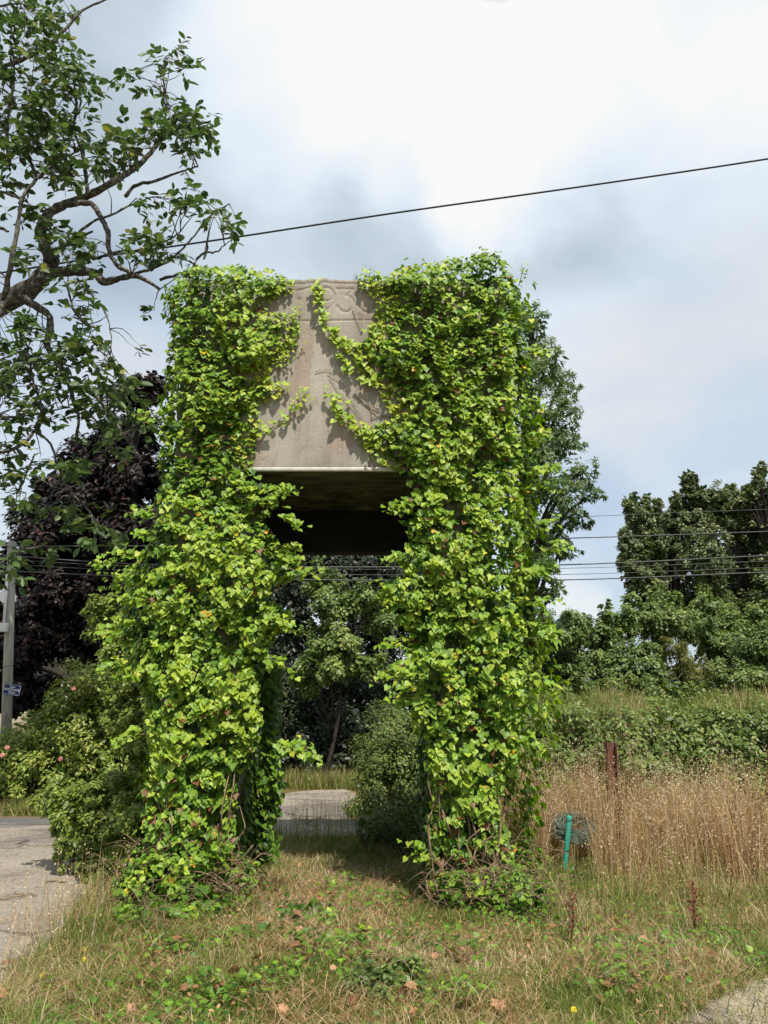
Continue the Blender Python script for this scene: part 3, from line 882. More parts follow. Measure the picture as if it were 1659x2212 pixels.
for i in range(48):        # small tufts all over the fronts, mostly below the panel
    key = random.choice('LR')
    b = random.triangular(620, 1850, 1400)
    lo, hi = (interp(LL, b), interp(LR, b)) if key == 'L' else (interp(RL, b), interp(RR, b))
    if b < 1010: (lo, hi) = (lo, lo + (hi - lo) * .55) if key == 'L' else (lo + (hi - lo) * .45, hi)
    a = random.uniform(lo + 25, hi - 25)
    spray(key, P(a, b, YF - random.uniform(.1, .25)), (random.uniform(-.6, .6), -1, random.uniform(-.1, .7)), random.uniform(.08, .15), 9, .78, .8)

TPL_I, TPL_H = T_ivy(), T_heart()
variants = []
for i in range(10):
    tv, tf = TPL_I if i % 2 else TPL_H
    tv = tv.copy()
    tv[1:, 2] += rng.normal(0, .03, len(tv) - 1)
    tn = [.45, .55, .62, .68, .74, .80, .86, .92, .40, .58][i]
    me = np_mesh('ivy_leaf', tv, tf, np.full(len(tf), tn))
    me.materials.append(M_ivy)
    variants.append((tn, me))
from mathutils import Matrix
for key, root in ivy.items():
    A = np.concatenate(all_leaf[key])
    front = (A[:, 1] < YF - .06) & (A[:, 10] > .4) & (A[:, 10] < .95)
    order = np.where(front)[0]
    order = order[np.argsort(-A[order, 9] - (YF - A[order, 1]) * .12)][:300]
    mask = np.ones(len(A), bool); mask[order] = False
    B = A[mask]
    h = rng.random(len(B)) < .5
    parts = []
    for sel, tpl in ((h, TPL_I), (~h, TPL_H)):
        C = B[sel]
        parts.append(scatter(tpl, C[:, 0:3], C[:, 6:9], C[:, 3:6], C[:, 9], C[:, 10], rng.uniform(.8, 1.25, len(C))))
    V, Fc, T = join(parts)
    o_ = mesh_obj('foliage', np_mesh('ivy_foliage', V, Fc, T), M_ivy, root)
    o_['kind'] = 'stuff'
    for i in order:
        r_ = A[i]
        n_ = Vector(r_[3:6]).normalized(); tp = Vector(r_[6:9]); tp = (tp - n_ * tp.dot(n_)).normalized(); sd = tp.cross(n_)
        tn, me = min(variants, key=lambda v: abs(v[0] - r_[10]) + random.random() * .06)
        o_ = bpy.data.objects.new('leaf', me)
        link(o_); o_.parent = root
        s = r_[9]
        mt = Matrix(((sd.x, tp.x, n_.x, 0), (sd.y, tp.y, n_.y, 0), (sd.z, tp.z, n_.z, 0), (0, 0, 0, 1)))
        o_.matrix_local = Matrix.Translation(Vector(r_[0:3]) - root.location) @ mt @ Matrix.Scale(s, 4)
    thin = [tube(w, r_, 5) for w, r_, k in stem_parts[key] if k == 'green']
    V, Fc, T = join(thin)
    o_ = mesh_obj('shoots', np_mesh('ivy_shoots', V, Fc, T), M_vinegreen, root); o_['kind'] = 'stuff'
    for w, r_, k in stem_parts[key]:
        if k != 'green':
            V, Fc, T = tube(w, r_, 6)
            mesh_obj('vine_stem', np_mesh('vine_stem', V, Fc, T, True), M_vine if k == 'bark' else M_vinepale, root)

# ================================================================== generic foliage crowns
DENS = 3.2


def crown(ells, per, size, tpl=None, tipd=(0, 0, -.4), clump=26, cl_r=.28, shell=.55, upn=.75, tint=(.5, .22), hang=.0, dens=None):
    """ells: (centre xyz, radii xyz); leaves gathered in clumps through the volume"""
    tpl = tpl or T_rhomb()
    out_ = []
    for c_, r_ in ells:
        c_ = np.array(tuple(c_)); r_ = np.array(r_)
        vol = float(np.prod(r_)) ** (2 / 3)
        n = int(per * vol * (dens or DENS))
        nc = max(3, int(clump * vol ** .75))
        d = nrm(rng.normal(0, 1, (nc, 3)))
        rad = rng.uniform(shell, 1.0, nc) ** .6
        cc = c_ + d * rad[:, None] * r_
        ctint = rng.normal(0, .12, nc)
        pick = rng.integers(0, nc, n)
        loc = rng.normal(0, 1, (n, 3)); loc = nrm(loc) * (rng.random((n, 1)) ** .5)
        clr = cl_r * float(np.prod(r_)) ** (1 / 3) * rng.uniform(.6, 1.3, nc)
        pos = cc[pick] + loc * clr[pick][:, None]
        pos[:, 2] -= hang * rng.random(n) * clr[pick]
        outw = nrm((pos - c_) / r_)
        nor = outw * .6 + loc * .35 + np.array([0.05, -.35, upn]) + rng.normal(0, .42, (n, 3))
        tip = np.array(tipd) + outw * .5 + rng.normal(0, .6, (n, 3))
        sz = rng.uniform(size[0], size[1], n)
        tn = np.clip(rng.normal(tint[0], tint[1], n) + ctint[pick], 0, 1)
        # larger inner leaves close the heart of the crown
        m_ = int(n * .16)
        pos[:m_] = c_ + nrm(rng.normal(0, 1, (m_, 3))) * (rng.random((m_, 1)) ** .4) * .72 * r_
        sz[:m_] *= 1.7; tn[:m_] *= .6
        k = pos[:, 2] > .02
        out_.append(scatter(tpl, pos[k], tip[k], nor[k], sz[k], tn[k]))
    return join(out_)


def epx(lst, Y, dy=None, dj=.0):
    """ellipses given in photo pixels at distance Y -> ellipsoids in metres"""
    res = []
    for e_ in lst:
        a, b, rx, ry = e_[:4]
        yy = Y + (e_[4] if len(e_) > 4 else random.uniform(-dj, dj))
        c_ = P(a, b, yy)
        s = yy / F / (ray(a, b).y)
        rxm, rym = rx * s, ry * s
        res.append((c_, (rxm, dy or (rxm + rym) / 2, rym)))
    return res


def make_tree(name, label, cat, ells, base, trunk_r, mat, per, size, group=None, bark=None, crown_name='crown', tpl=None, **kw):
    root = empty(name, (base[0], base[1], 0), label, cat, group)
    V, Fc, T = crown(ells, per, size, tpl, **kw)
    mesh_obj(crown_name, np_mesh(crown_name, V, Fc, T), mat, root)
    if trunk_r:
        parts = []
        top = max([e_ for e_ in ells if min(e_[1]) > .35] or ells, key=lambda e_: e_[0][2])[0]
        b0 = Vector((base[0], base[1], -.1)); tp = Vector(tuple(top))
        mid = b0.lerp(tp, .5) + Vector((random.uniform(-.2, .2), random.uniform(-.2, .2), 0))
        parts.append(tube(smooth_poly([b0, mid, tp], 5), np.linspace(trunk_r, trunk_r * .25, 11), 8))
        for c_, r_ in ells:
            c_ = Vector(tuple(c_))
            f = min(.85, max(.15, (c_.z - .6) / max(tp.z, 1) * .75))
            s_ = b0.lerp(tp, f)
            m_ = s_.lerp(c_, .5) + Vector((0, 0, .15 * (c_ - s_).length))
            parts.append(tube(smooth_poly([s_, m_, c_], 4, .02), np.linspace(trunk_r * .4, trunk_r * .1, 9), 5))
        V, Fc, T = join(parts)
        mesh_obj('trunk', np_mesh('trunk', V, Fc, T, True), bark or M_bark2, root)
    return root


# copper beech behind the left leg
be = [(285, 850, 45, 45), (330, 830, 30, 40), (300, 930, 60, 60), (220, 960, 60, 45), (170, 1000, 55, 40), (120, 1060, 60, 45), (300, 1030, 80, 70), (200, 1080, 90, 70), (90, 1130, 70, 60), (180, 1190, 110, 80),
      (320, 1150, 90, 90), (60, 1230, 60, 70), (150, 1300, 110, 80), (280, 1290, 110, 90), (220, 1390, 120, 60), (80, 1370, 70, 70), (330, 1400, 80, 70), (30, 1430, 60, 50), (20, 1500, 60, 50), (90, 1490, 60, 50), (0, 1340, 40, 60)]
make_tree('copper_beech', 'dark purple copper beech rising behind the rose hedge left of the portal', 'tree', epx(be, 19, dj=1.0), (-6.6, 19.3), .32, M_beech, 1800, (.09, .16), clump=30, cl_r=.34, shell=.35, tint=(.45, .25))
# ash tree behind the right leg
ash = [(1150, 700, 38, 55), (1100, 690, 60, 60), (1180, 780, 48, 55), (1215, 830, 38, 40), (1120, 820, 70, 70), (1200, 900, 62, 60), (1220, 960, 50, 40), (1150, 980, 70, 60), (1250, 1020, 45, 38), (1280, 1065, 32, 24),
       (1200, 1060, 70, 50), (1240, 1120, 45, 30), (1180, 1150, 60, 50), (1215, 1190, 40, 22), (1170, 1230, 50, 40), (1195, 1280, 34, 24), (1140, 1300, 45, 40)]
make_tree('ash_tree', 'tall feathery green ash tree standing behind the right leg of the portal', 'tree', epx(ash, 17, dj=.8), (2.9, 17.3), .2, M_ash, 1900, (.07, .13), tpl=T_rhomb(.17), clump=70, cl_r=.20, shell=.3, tint=(.5, .2), hang=.5, dens=2.6)

# thick evergreen trees on the right
ev = [('leftmost', [(1385, 1110, 38, 50), (1372, 1190, 40, 50), (1355, 1150, 22, 30), (1352, 1205, 18, 22), (1400, 1270, 50, 60), (1370, 1240, 25, 30), (1410, 1170, 40, 60), (1420, 1080, 14, 22)], 24, (8.3, 24.3), 'narrow dark evergreen at the left end of the tall evergreen row'),
      ('second', [(1450, 1130, 40, 60), (1440, 1220, 55, 70), (1460, 1310, 60, 60), (1476, 1090, 16, 30)], 25, (9.4, 25.4), 'dark evergreen with a low rounded top, second from the left of the row'),
      ('third', [(1500, 1100, 45, 65), (1492, 1040, 14, 30), (1520, 1190, 60, 80), (1530, 1290, 60, 70), (1540, 1080, 40, 50)], 24.5, (10.3, 24.8), 'tallest spire topped dark evergreen in the middle of the row'),
      ('fourth', [(1585, 1100, 45, 55), (1600, 1190, 60, 80), (1600, 1290, 60, 80), (1575, 1050, 10, 22), (1610, 1050, 10, 22)], 25.5, (11.8, 25.9), 'broad dark evergreen with small twin spires near the right edge'),
      ('fifth', [(1650, 1090, 45, 60), (1640, 1020, 14, 30), (1670, 1190, 60, 80), (1680, 1290, 70, 80), (1730, 1150, 60, 90)], 24, (12.3, 24.3), 'dark evergreen cut off by the right edge, with a thin leafy top shoot')]
for nm, el, Y, bs, lb in ev:
    el = [(a_, b_ + 12, c__ * random.uniform(.85, 1.1), d_ * random.uniform(.88, 1.05)) for a_, b_, c__, d_ in el]
    e3 = epx(el, Y, dj=.9)
    # short vertical spires along the top
    for k in range(9):
        b_ = random.choice(el[:2]); x_ = b_[0] + random.uniform(-.9, .9) * b_[2]
        ytop = b_[1] - b_[3] * math.sqrt(max(0, 1 - ((x_ - b_[0]) / b_[2]) ** 2))
        e3 += epx([(x_, ytop + random.uniform(6, 16), random.uniform(6, 11), random.uniform(16, 28))], Y)
    make_tree('evergreen_tree', lb, 'tree', e3, bs, .22, M_dark, 2300, (.07, .13), group='tall evergreens on the right', clump=90, cl_r=.2, shell=.35, tint=(.5, .25), tipd=(0, 0, .5))

# shrubs in front of them
sh = [('bush', [(1180, 1360, 50, 35), (1240, 1340, 45, 30), (1290, 1375, 50, 45), (1340, 1350, 45, 40), (1220, 1400, 60, 40)], 21, M_shrub, 'pale green bush tops showing just under the gap of sky'),
      ('bush', [(1350, 1490, 70, 40), (1250, 1490, 70, 35), (1450, 1500, 70, 40), (1560, 1490, 70, 45), (1660, 1490, 70, 45)], 17.2, M_bramble, 'long low bramble thicket along the foot of the scrub'),
      ('bush', [(1500, 1350, 50, 45), (1580, 1350, 50, 45), (1650, 1340, 50, 45), (1440, 1300, 40, 40), (1530, 1310, 50, 40)], 22.5, M_shrub, 'row of mid green shrub tops under the evergreens'),
      ('bush', [(1215, 1370, 55, 45), (1190, 1430, 55, 50), (1250, 1360, 40, 35), (1230, 1450, 50, 40)], 19, M_shrub, 'mid green bush against the right leg of the portal'),
      ('bush', [(1300, 1370, 50, 40), (1310, 1330, 20, 25), (1290, 1430, 50, 45), (1315, 1310, 7, 18)], 20.5, M_shrub, 'dark green bush with one thin upright shoot, below the gap of sky'),
      ('bush', [(1385, 1345, 60, 45), (1440, 1345, 60, 50), (1360, 1300, 22, 28)], 21.5, M_shrub, 'wide leafy bush below the narrow evergreen'),
      ('bush', [(1360, 1440, 60, 50), (1400, 1450, 60, 50), (1380, 1405, 50, 35)], 18, M_shrub, 'rounded ivy-clad bush with glossy dark leaves in the middle of the scrub'),
      ('bamboo_clump', [(1470, 1440, 35, 55), (1500, 1455, 45, 55), (1450, 1400, 20, 35), (1520, 1480, 35, 35)], 17.8, M_olive, 'yellowish clump of bamboo in the scrub on the right'),
      ('bush', [(1560, 1400, 60, 50), (1540, 1450, 40, 40), (1520, 1360, 40, 40)], 20, M_shrub, 'blue green bush behind the bamboo clump'),
      ('bush', [(1640, 1400, 60, 60), (1620, 1460, 60, 40), (1700, 1440, 70, 60)], 19, M_shrub, 'large dark green bush at the right edge above the bramble bank')]
for nm, el, Y, mt, lb in sh:
    e3 = epx(el, Y, dj=.4)
    c0 = e3[0][0]
    make_tree(nm, lb, 'bush' if nm == 'bush' else 'bamboo', e3, (c0[0], Y + .3), .06, mt, 2400, (.05, .11), group='scrub on the right' if nm == 'bush' else None,
              crown_name='foliage', clump=40, cl_r=.28, shell=.2, tpl=T_rhomb(.12) if nm != 'bush' else T_rhomb(.3), tint=(.45, .2))

# trees seen through the opening
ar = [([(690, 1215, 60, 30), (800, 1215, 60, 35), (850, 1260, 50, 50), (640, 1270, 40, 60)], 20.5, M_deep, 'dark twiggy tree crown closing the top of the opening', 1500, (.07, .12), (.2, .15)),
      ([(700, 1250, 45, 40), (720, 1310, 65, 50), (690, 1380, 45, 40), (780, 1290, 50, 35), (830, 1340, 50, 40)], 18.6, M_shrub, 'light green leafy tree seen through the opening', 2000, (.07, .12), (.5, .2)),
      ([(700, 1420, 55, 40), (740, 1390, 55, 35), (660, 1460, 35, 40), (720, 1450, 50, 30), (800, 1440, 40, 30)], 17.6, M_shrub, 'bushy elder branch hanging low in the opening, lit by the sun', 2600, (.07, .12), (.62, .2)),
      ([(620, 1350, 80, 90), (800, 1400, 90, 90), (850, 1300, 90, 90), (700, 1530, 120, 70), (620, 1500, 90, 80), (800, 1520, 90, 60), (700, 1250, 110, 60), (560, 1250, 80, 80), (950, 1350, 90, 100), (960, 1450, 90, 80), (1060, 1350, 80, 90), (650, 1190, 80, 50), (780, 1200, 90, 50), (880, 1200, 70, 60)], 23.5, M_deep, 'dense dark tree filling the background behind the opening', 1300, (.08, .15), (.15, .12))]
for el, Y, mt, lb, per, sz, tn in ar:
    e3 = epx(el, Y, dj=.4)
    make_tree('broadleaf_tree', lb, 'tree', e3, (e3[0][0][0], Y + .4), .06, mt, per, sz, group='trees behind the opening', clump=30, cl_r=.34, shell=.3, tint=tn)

# hedges
def hedge(name, label, cat, ells, mat, per, size, tint=(.5, .2), tpl=None, cl=40, nst=5):
    root = empty(name, (ells[0][0][0], ells[0][0][1], 0), label, cat)
    V, Fc, T = crown(ells, per, size, tpl, clump=cl, cl_r=.3, shell=.3, tint=tint)
    o_ = mesh_obj('foliage', np_mesh('foliage', V, Fc, T), mat, root); o_['kind'] = 'stuff'
    st = []
    for c_, r_ in ells:
        for k in range(nst if c_[2] < 1.3 else min(nst, 2)):
            a = Vector((c_[0] + (random.uniform(-.5, .5) * r_[0] if nst > 1 else random.uniform(.15, .35)), c_[1] + random.uniform(-.4, .4) * r_[1], 0))
            b = Vector((c_[0] + random.uniform(-.9, .9) * r_[0], c_[1] + random.uniform(-.6, .2) * r_[1], c_[2] + r_[2] * random.uniform(.4, 1.0)))
            st.append(tube(smooth_poly([a, a.lerp(b, .5) + Vector((random.uniform(-.15, .15), .12, .05)), b], 3, .012), np.linspace(.009, .003, 7), 5))
    V, Fc, T = join(st)
    mesh_obj('stems', np_mesh('stems', V, Fc, T, True), M_bark2, root)['kind'] = 'stuff'
    return root


E = lambda x, y, z, rx, ry, rz: (Vector((x, y, z)), (rx, ry, rz))
rose = []
for x in np.arange(-8.4, -2.7, .55):
    top = 2.35 if x > -6.05 else (1.3 if x < -6.5 else 1.6)
    rose += [E(x, 14.0 + random.uniform(-.15, .15), top * .28, .6, .7, top * .34), E(x + .2, 14.2, top * .64, .62, .7, top * .37)]
rose_root = hedge('rose_hedge', 'leafy green rose hedge with a few pink blooms beyond the gravel on the left', 'hedge', rose, M_rose, 2400, (.05, .085), tint=(.72, .18))
brs = []
for x in np.arange(2.2, 9.8, .62):
    brs += [E(x, 13.1 + random.uniform(-.15, .2), .55, .65, .6, .62), E(x + .2, 14.3, 1.05 + .1 * random.random(), .7, .9, .62), E(x, 16.2, 1.25, .8, 1.3, .55), E(x + .3, 18.6, 1.35, .9, 1.4, .6)]
hedge('bramble_bank', 'wide tangled bank of brambles and weeds beyond the dry grass on the right', 'bramble', brs, M_bramble, 1150, (.055, .10), tint=(.5, .2))
mid = [E(-.12, 13.0, .5, .5, .6, .62), E(.4, 13.0, .75, .6, .7, .8), E(1.0, 13.2, .9, .6, .7, .85), E(.12, 13.4, 1.08, .55, .6, .62), E(1.5, 13.5, .9, .6, .7, .8), E(.7, 13.4, 1.2, .5, .6, .6)]
hedge('clipped_hedge', 'greyish green rounded hedge seen through the opening beside the lane', 'hedge', mid, M_bramble, 4600, (.03, .055), tint=(.42, .14))
# low bush at the foot of the left leg, leaning over the gravel
lb_ = [P(150, 1760, 8.6), P(200, 1790, 8.5), P(250, 1830, 8.3), P(280, 1780, 8.2), P(300, 1870, 8.0), P(250, 1900, 8.1), P(220, 1720, 8.7), P(290, 1700, 8.5), P(305, 1620, 8.8), P(280, 1550, 8.8), P(270, 1480, 8.9), P(250, 1400, 8.9), P(225, 1330, 8.9)]
lb_[9:9] = []
lb_ = [P(130, 1735, 8.8), P(170, 1830, 8.5), P(215, 1880, 8.2), P(260, 1930, 7.9), P(310, 1760, 8.2)] + lb_
lbe = [(c_, (.27 if i < 15 else .22, .25, .22 if i < 15 else .26)) for i, c_ in enumerate(lb_)]
hedge('hawthorn_bush', 'small leaved hawthorn bush leaning out over the gravel beside the left leg', 'bush', lbe, M_rose, 9000, (.03, .055), tint=(.55, .2), cl=130, nst=1)
# dark bush inside the opening
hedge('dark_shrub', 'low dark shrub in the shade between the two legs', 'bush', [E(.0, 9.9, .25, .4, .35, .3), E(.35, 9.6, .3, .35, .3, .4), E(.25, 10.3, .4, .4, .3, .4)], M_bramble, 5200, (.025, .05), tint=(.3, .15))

lowb = []
for x in np.arange(-6.5, 4.6, .8):
    lowb += [E(x, 19.2 + random.uniform(-.3, .3), .9, .8, .8, .95), E(x + .4, 20.2, 2.0, .9, .8, 1.0)]
lowb += [E(x, 18.3, .55, .5, .45, .6) for x in (-3.2, -2.5, -1.8, -1.1, -.4, .3)]
hedge('undergrowth', 'dark mass of undergrowth closing the far end of the lane', 'undergrowth', lowb, M_deep, 700, (.08, .13), tint=(.3, .2))
# grass bank and trees beyond the lane end and the bare right field are ground cover
xs_ = np.linspace(1.2, 60, 60) ** 1.0
prof = [(13.1, -.02), (13.8, .5), (14.6, .95), (15.8, 1.25), (18, 1.36), (24, 1.42), (60, 1.5), (200, 1.5)]
Vb, Qb = [], []
for i, x in enumerate(xs_):
    k_ = min(1, (x - 1.2) / 1.6)
    for y, z in prof:
        Vb.append((x, y, z * k_ + (.06 * mnoise.noise(Vector((x, y, 0))) if z > 0 else 0) - .03))
for i in range(len(xs_) - 1):
    for j in range(len(prof) - 1):
        a_ = i * len(prof) + j
        Qb.append((a_, a_ + len(prof), a_ + len(prof) + 1, a_ + 1))
tag(mesh_obj('embankment', np_mesh('embankment', Vb, Qb), M_soil), kind='structure')
farb = []
for x in np.arange(3.2, 17, 1.1):
    farb += [E(x, 22.5 + random.uniform(-.3, .3), 2.2, 1.0, .8, 1.0)]
hedge('far_undergrowth', 'low dark scrub on the field behind the bushes, right side', 'undergrowth', farb, M_dark, 700, (.08, .13), tint=(.35, .2))
# rose blooms
M_pink = noise_mat('rose_petal', [(.3, (.70, .25, .20)), (.7, (.85, .45, .38))], scale=30)
for i, (a, b) in enumerate([(293, 662), (240, 935 + 100), (20, 1625), (6, 1650)]):
    px_, py_ = [(160, 1433 + 0), (130, 1642), (22, 1612), (5, 1628)][i]
    px_, py_ = [(158, 1487), (130, 1640), (14, 1615), (4, 1632)][i]
    c_ = P(px_, py_, 13.35)
    tv, tf = T_heart()
    n = 9
    an = np.linspace(0, 2 * math.pi, n, endpoint=False)
    pos = np.tile(np.array(tuple(c_)), (n, 1))
    nor = np.stack([np.cos(an) * .6, -np.ones(n), np.sin(an) * .6], 1)
    tip = np.stack([np.cos(an), np.full(n, -.3), np.sin(an)], 1)
    V, Fc, T = scatter((tv, tf), pos, tip, nor, np.full(n, .055), np.full(n, .5))
    o_ = mesh_obj('rose_bloom', np_mesh('rose_bloom', V, Fc, T), M_pink, rose_root)

# ================================================================== walnut tree
YW = 12.4
walnut = empty('walnut_tree', (-8.4, 12.5, 0), 'gnarled walnut tree with lichened limbs reaching in from the upper left', 'tree')
br = [  # (points px, px thickness at both ends, Y offset)
    ([(-330, 760), (-200, 730), (-60, 690), (30, 645), (80, 610), (108, 575), (112, 552)], 60, 34, 0),
    ([(112, 560), (95, 530), (90, 500), (98, 470), (125, 448), (160, 436), (200, 418), (245, 392), (285, 368), (318, 340), (345, 305), (380, 280), (425, 268), (455, 262)], 30, 5, -.1),
    ([(60, 625), (110, 592), (160, 585), (205, 590), (222, 608), (245, 606), (275, 596), (305, 600), (345, 625)], 30, 8, 0),
    ([(150, 440), (195, 440), (218, 470), (232, 500), (236, 540), (250, 570), (285, 592)], 14, 10, -.2),
    ([(270, 425), (290, 402), (330, 392), (370, 378), (400, 368), (428, 360)], 10, 4, -.1),
    ([(190, 420), (185, 380), (178, 330), (160, 280), (165, 230), (160, 180)], 11, 4, .1),
    ([(-10, 700), (10, 640), (25, 560), (40, 480), (48, 430), (80, 385), (120, 350), (160, 330)], 15, 4, -.5),
    ([(48, 430), (20, 420), (-20, 405)], 7, 5, -.5), ([(80, 385), (60, 330), (45, 280), (60, 230)], 9, 3, -.2),
    ([(-20, 150), (30, 135), (80, 112), (130, 75), (165, 35), (190, 15), (240, -5)], 13, 4, -.3), ([(-20, 15), (20, 10), (50, 8)], 7, 3, -.3),
    ([(20, 350), (15, 300), (20, 240), (28, 180), (30, 135)], 10, 5, -.2),
    ([(290, 592), (330, 580), (370, 560), (395, 535), (420, 510), (440, 480), (470, 455), (495, 440)], 8, 3, .2), ([(410, 600), (425, 560), (445, 545), (465, 545), (485, 530)], 9, 3, .2),
    ([(345, 605), (400, 590), (430, 600)], 8, 6, .2), ([(200, 560), (250, 545), (300, 540), (360, 520), (390, 500)], 8, 3, .1),
    ([(150, 520), (200, 480), (240, 465), (290, 440), (330, 425)], 8, 3, -.2), ([(110, 545), (160, 520), (200, 500)], 12, 6, .1),
    ([(440, 560), (450, 535), (440, 520)], 4, 2, .1), ([(350, 300), (358, 240), (357, 200), (350, 150), (362, 120)], 6, 2, -.1),
    ([(40, 640), (85, 665), (108, 685), (106, 720), (103, 750), (125, 785), (150, 830), (160, 870), (170, 905), (163, 960)], 20, 6, -.2),
    ([(150, 830), (180, 840), (210, 860), (240, 900), (275, 950), (302, 990)], 9, 8, -.2), ([(160, 870), (200, 900), (230, 960), (200, 1010), (150, 1030)], 5, 3, -.2),
    ([(-10, 980), (40, 965), (75, 930), (90, 880), (70, 820), (60, 760)], 8, 4, -.4), ([(75, 930), (110, 960), (125, 1010), (150, 1060), (190, 1100), (215, 1140)], 6, 4, -.3),
    ([(-10, 900), (50, 900), (100, 890), (150, 880)], 6, 3, -.4), ([(40, 1060), (60, 1020), (75, 980)], 5, 3, -.3), ([(220, 660), (235, 700), (240, 740), (235, 790)], 4, 2, -.2),
    ([(145, 620), (165, 680), (195, 700), (235, 680)], 5, 2, -.2), ([(0, 1220), (40, 1190), (90, 1180)], 4, 3, -.5)]
branch_pts = []
for pts, w0, w1, oy in br:
    q = []
    for i, (a, b) in enumerate(pts):
        q.append(P(a, b, YW + oy + (mnoise.noise(Vector((a * .01, b * .01, 1))) * .35 if i else 0)))
    sp = smooth_poly(q, 4, .006)
    sc_ = YW / F * .5
    rr = np.linspace(w0 * sc_, w1 * sc_, len(sp)) * (1 + rng.normal(0, .09, len(sp)))
    V, Fc, T = tube(sp, rr, 9 if w0 > 12 else 6)
    mesh_obj('branch' if w0 < 55 else 'limb', np_mesh('branch', V, Fc, T, True), M_bark, walnut)
    branch_pts += [np.array(s_) for s_ in sp]
tk = [Vector((-8.4, 12.5, -.1)), Vector((-8.5, 12.55, 1.8)), Vector((-8.3, 12.5, 3.4)), P(-330, 760, YW), P(-300, 600, YW), P(-250, 300, YW), P(-200, 0, YW)]
V, Fc, T = tube(smooth_poly(tk, 5, .01), np.linspace(.34, .09, 31), 12)
mesh_obj('trunk', np_mesh('trunk', V, Fc, T, True), M_bark, walnut)
for i in range(6):
    a = P(-250 + 40 * i, 100 + 80 * i, YW); b = P(-20 + random.uniform(-80, 60), 120 * i - 100, YW + random.uniform(-1, 1))
    V, Fc, T = tube(smooth_poly([a, a.lerp(b, .5) + Vector((0, .2, .2)), b], 4, .01), np.linspace(.05, .015, 9), 6)
    mesh_obj('branch', np_mesh('branch', V, Fc, T, True), M_bark, walnut)
    branch_pts += [np.array(tuple(a.lerp(b, k_ / 6))) for k_ in range(7)]
BP = np.array(branch_pts)
zones = [(40, 50, 45, 50), (110, 30, 55, 35), (100, 100, 60, 50), (15, 170, 40, 60), (55, 250, 60, 60), (110, 220, 50, 50), (150, 150, 35, 40), (190, 195, 22, 28), (25, 320, 40, 50), (105, 310, 60, 50), (165, 280, 40, 40), (160, 200, 30, 30),
         (350, 135, 22, 28), (392, 130, 20, 36), (305, 165, 26, 18), (335, 185, 22, 22), (260, 180, 22, 10), (380, 255, 55, 38), (420, 285, 36, 36), (345, 275, 40, 30), (300, 300, 40, 34), (270, 320, 36, 26), (215, 335, 34, 34), (390, 315, 36, 22),
         (240, 365, 40, 26), (145, 370, 50, 36), (440, 450, 44, 26), (485, 470, 26, 26), (385, 440, 26, 20), (400, 400, 20, 15), (320, 440, 28, 20), (325, 505, 34, 20), (85, 470, 30, 40), (130, 520, 50, 34), (180, 540, 50, 26), (295, 540, 50, 22),
         (360, 545, 40, 20), (60, 560, 34, 24), (420, 585, 30, 14), (500, 530, 4, 10), (165, 625, 44, 22), (150, 670, 30, 16), (190, 690, 30, 18), (330, 665, 6, 8), (50, 690, 44, 24), (205, 735, 34, 26), (150, 760, 50, 32), (60, 750, 56, 34), (100, 790, 56, 34),
         (35, 840, 36, 36), (225, 790, 36, 36), (255, 850, 44, 44), (200, 870, 54, 44), (120, 860, 50, 34), (260, 920, 50, 30), (60, 900, 46, 34), (15, 800, 26, 56), (15, 960, 26, 34), (15, 1040, 40, 34), (55, 1085, 30, 24), (215, 1150, 44, 16), (185, 1120, 36, 24),
         (150, 1090, 40, 20), (100, 1180, 30, 14), (30, 1190, 30, 26), (20, 1240, 30, 12), (90, 1000, 26, 20), (160, 1000, 40, 34), (280, 740, 14, 6), (40, 400, 24, 14), (20, 440, 20, 10), (250, 1175, 12, 8), (265, 960, 30, 20)]
zones += [(-60 - 55 * (k_ % 5) + random.uniform(-20, 20), -60 + 62 * (k_ // 2) + random.uniform(-20, 20), 55, 50) for k_ in range(22)]
WL = []; twigs = []
TW = T_oval(.25)
for (a, b, rx, ry) in zones:
    n = max(2, int(rx * ry / 70))
    for k in range(n):
        th, rr = random.uniform(0, 6.283), math.sqrt(random.random())
        c_ = P(a + math.cos(th) * rr * rx, b + math.sin(th) * rr * ry, YW - .15 + random.uniform(-.75, .6))
        cv = np.array(tuple(c_))
        j = np.argmin(np.sum((BP - cv) ** 2, 1))
        s_ = BP[j]
        dvec = cv - s_; ln = np.linalg.norm(dvec)
        if ln > .05 and (random.random() < .5):
            mid_ = (s_ + cv) / 2 + rng.normal(0, .04, 3) + np.array([0, 0, .05])
            twigs.append(tube(smooth_poly([s_, mid_, cv], 2, .006), np.linspace(.011, .0045, 5), 4))
        # compound leaf: rachis and 5 leaflets
        d = nrm((dvec / max(ln, .1) + rng.normal(0, .5, 3) + np.array([0, 0, -.35]))[None])[0]
        L_ = random.uniform(.15, .29)
        end = cv + d * L_
        twigs.append(tube([cv, (cv + end) / 2 + np.array([0, 0, .01]), end], [.003, .0025, .0018], 3))
        side = np.cross(d, np.array([0, 0, 1.0])); side /= max(np.linalg.norm(side), .1)
        nl = random.choice((4, 5, 5, 6))
        for q_ in range(nl):
            f = [1, .85, .85, .5, .5, .2][q_]
            sd = 0 if q_ == 0 else (1 if q_ % 2 else -1)
            tp_ = d * .55 + side * sd * .8 + np.array([0, 0, -.45]) + rng.normal(0, .2, 3)
            no_ = np.array([0, -.25, .9]) + rng.normal(0, .5, 3)
            WL.append(np.concatenate([cv + (end - cv) * f, no_, tp_, [random.uniform(.11, .205) * (1.1 - .3 * (1 - f))], [np.clip(random.gauss(.45, .25), 0, 1)]]))
WL = np.array(WL)
o300 = np.argsort(-WL[:, 9])[:300]
mask = np.ones(len(WL), bool); mask[o300] = False
B = WL[mask]
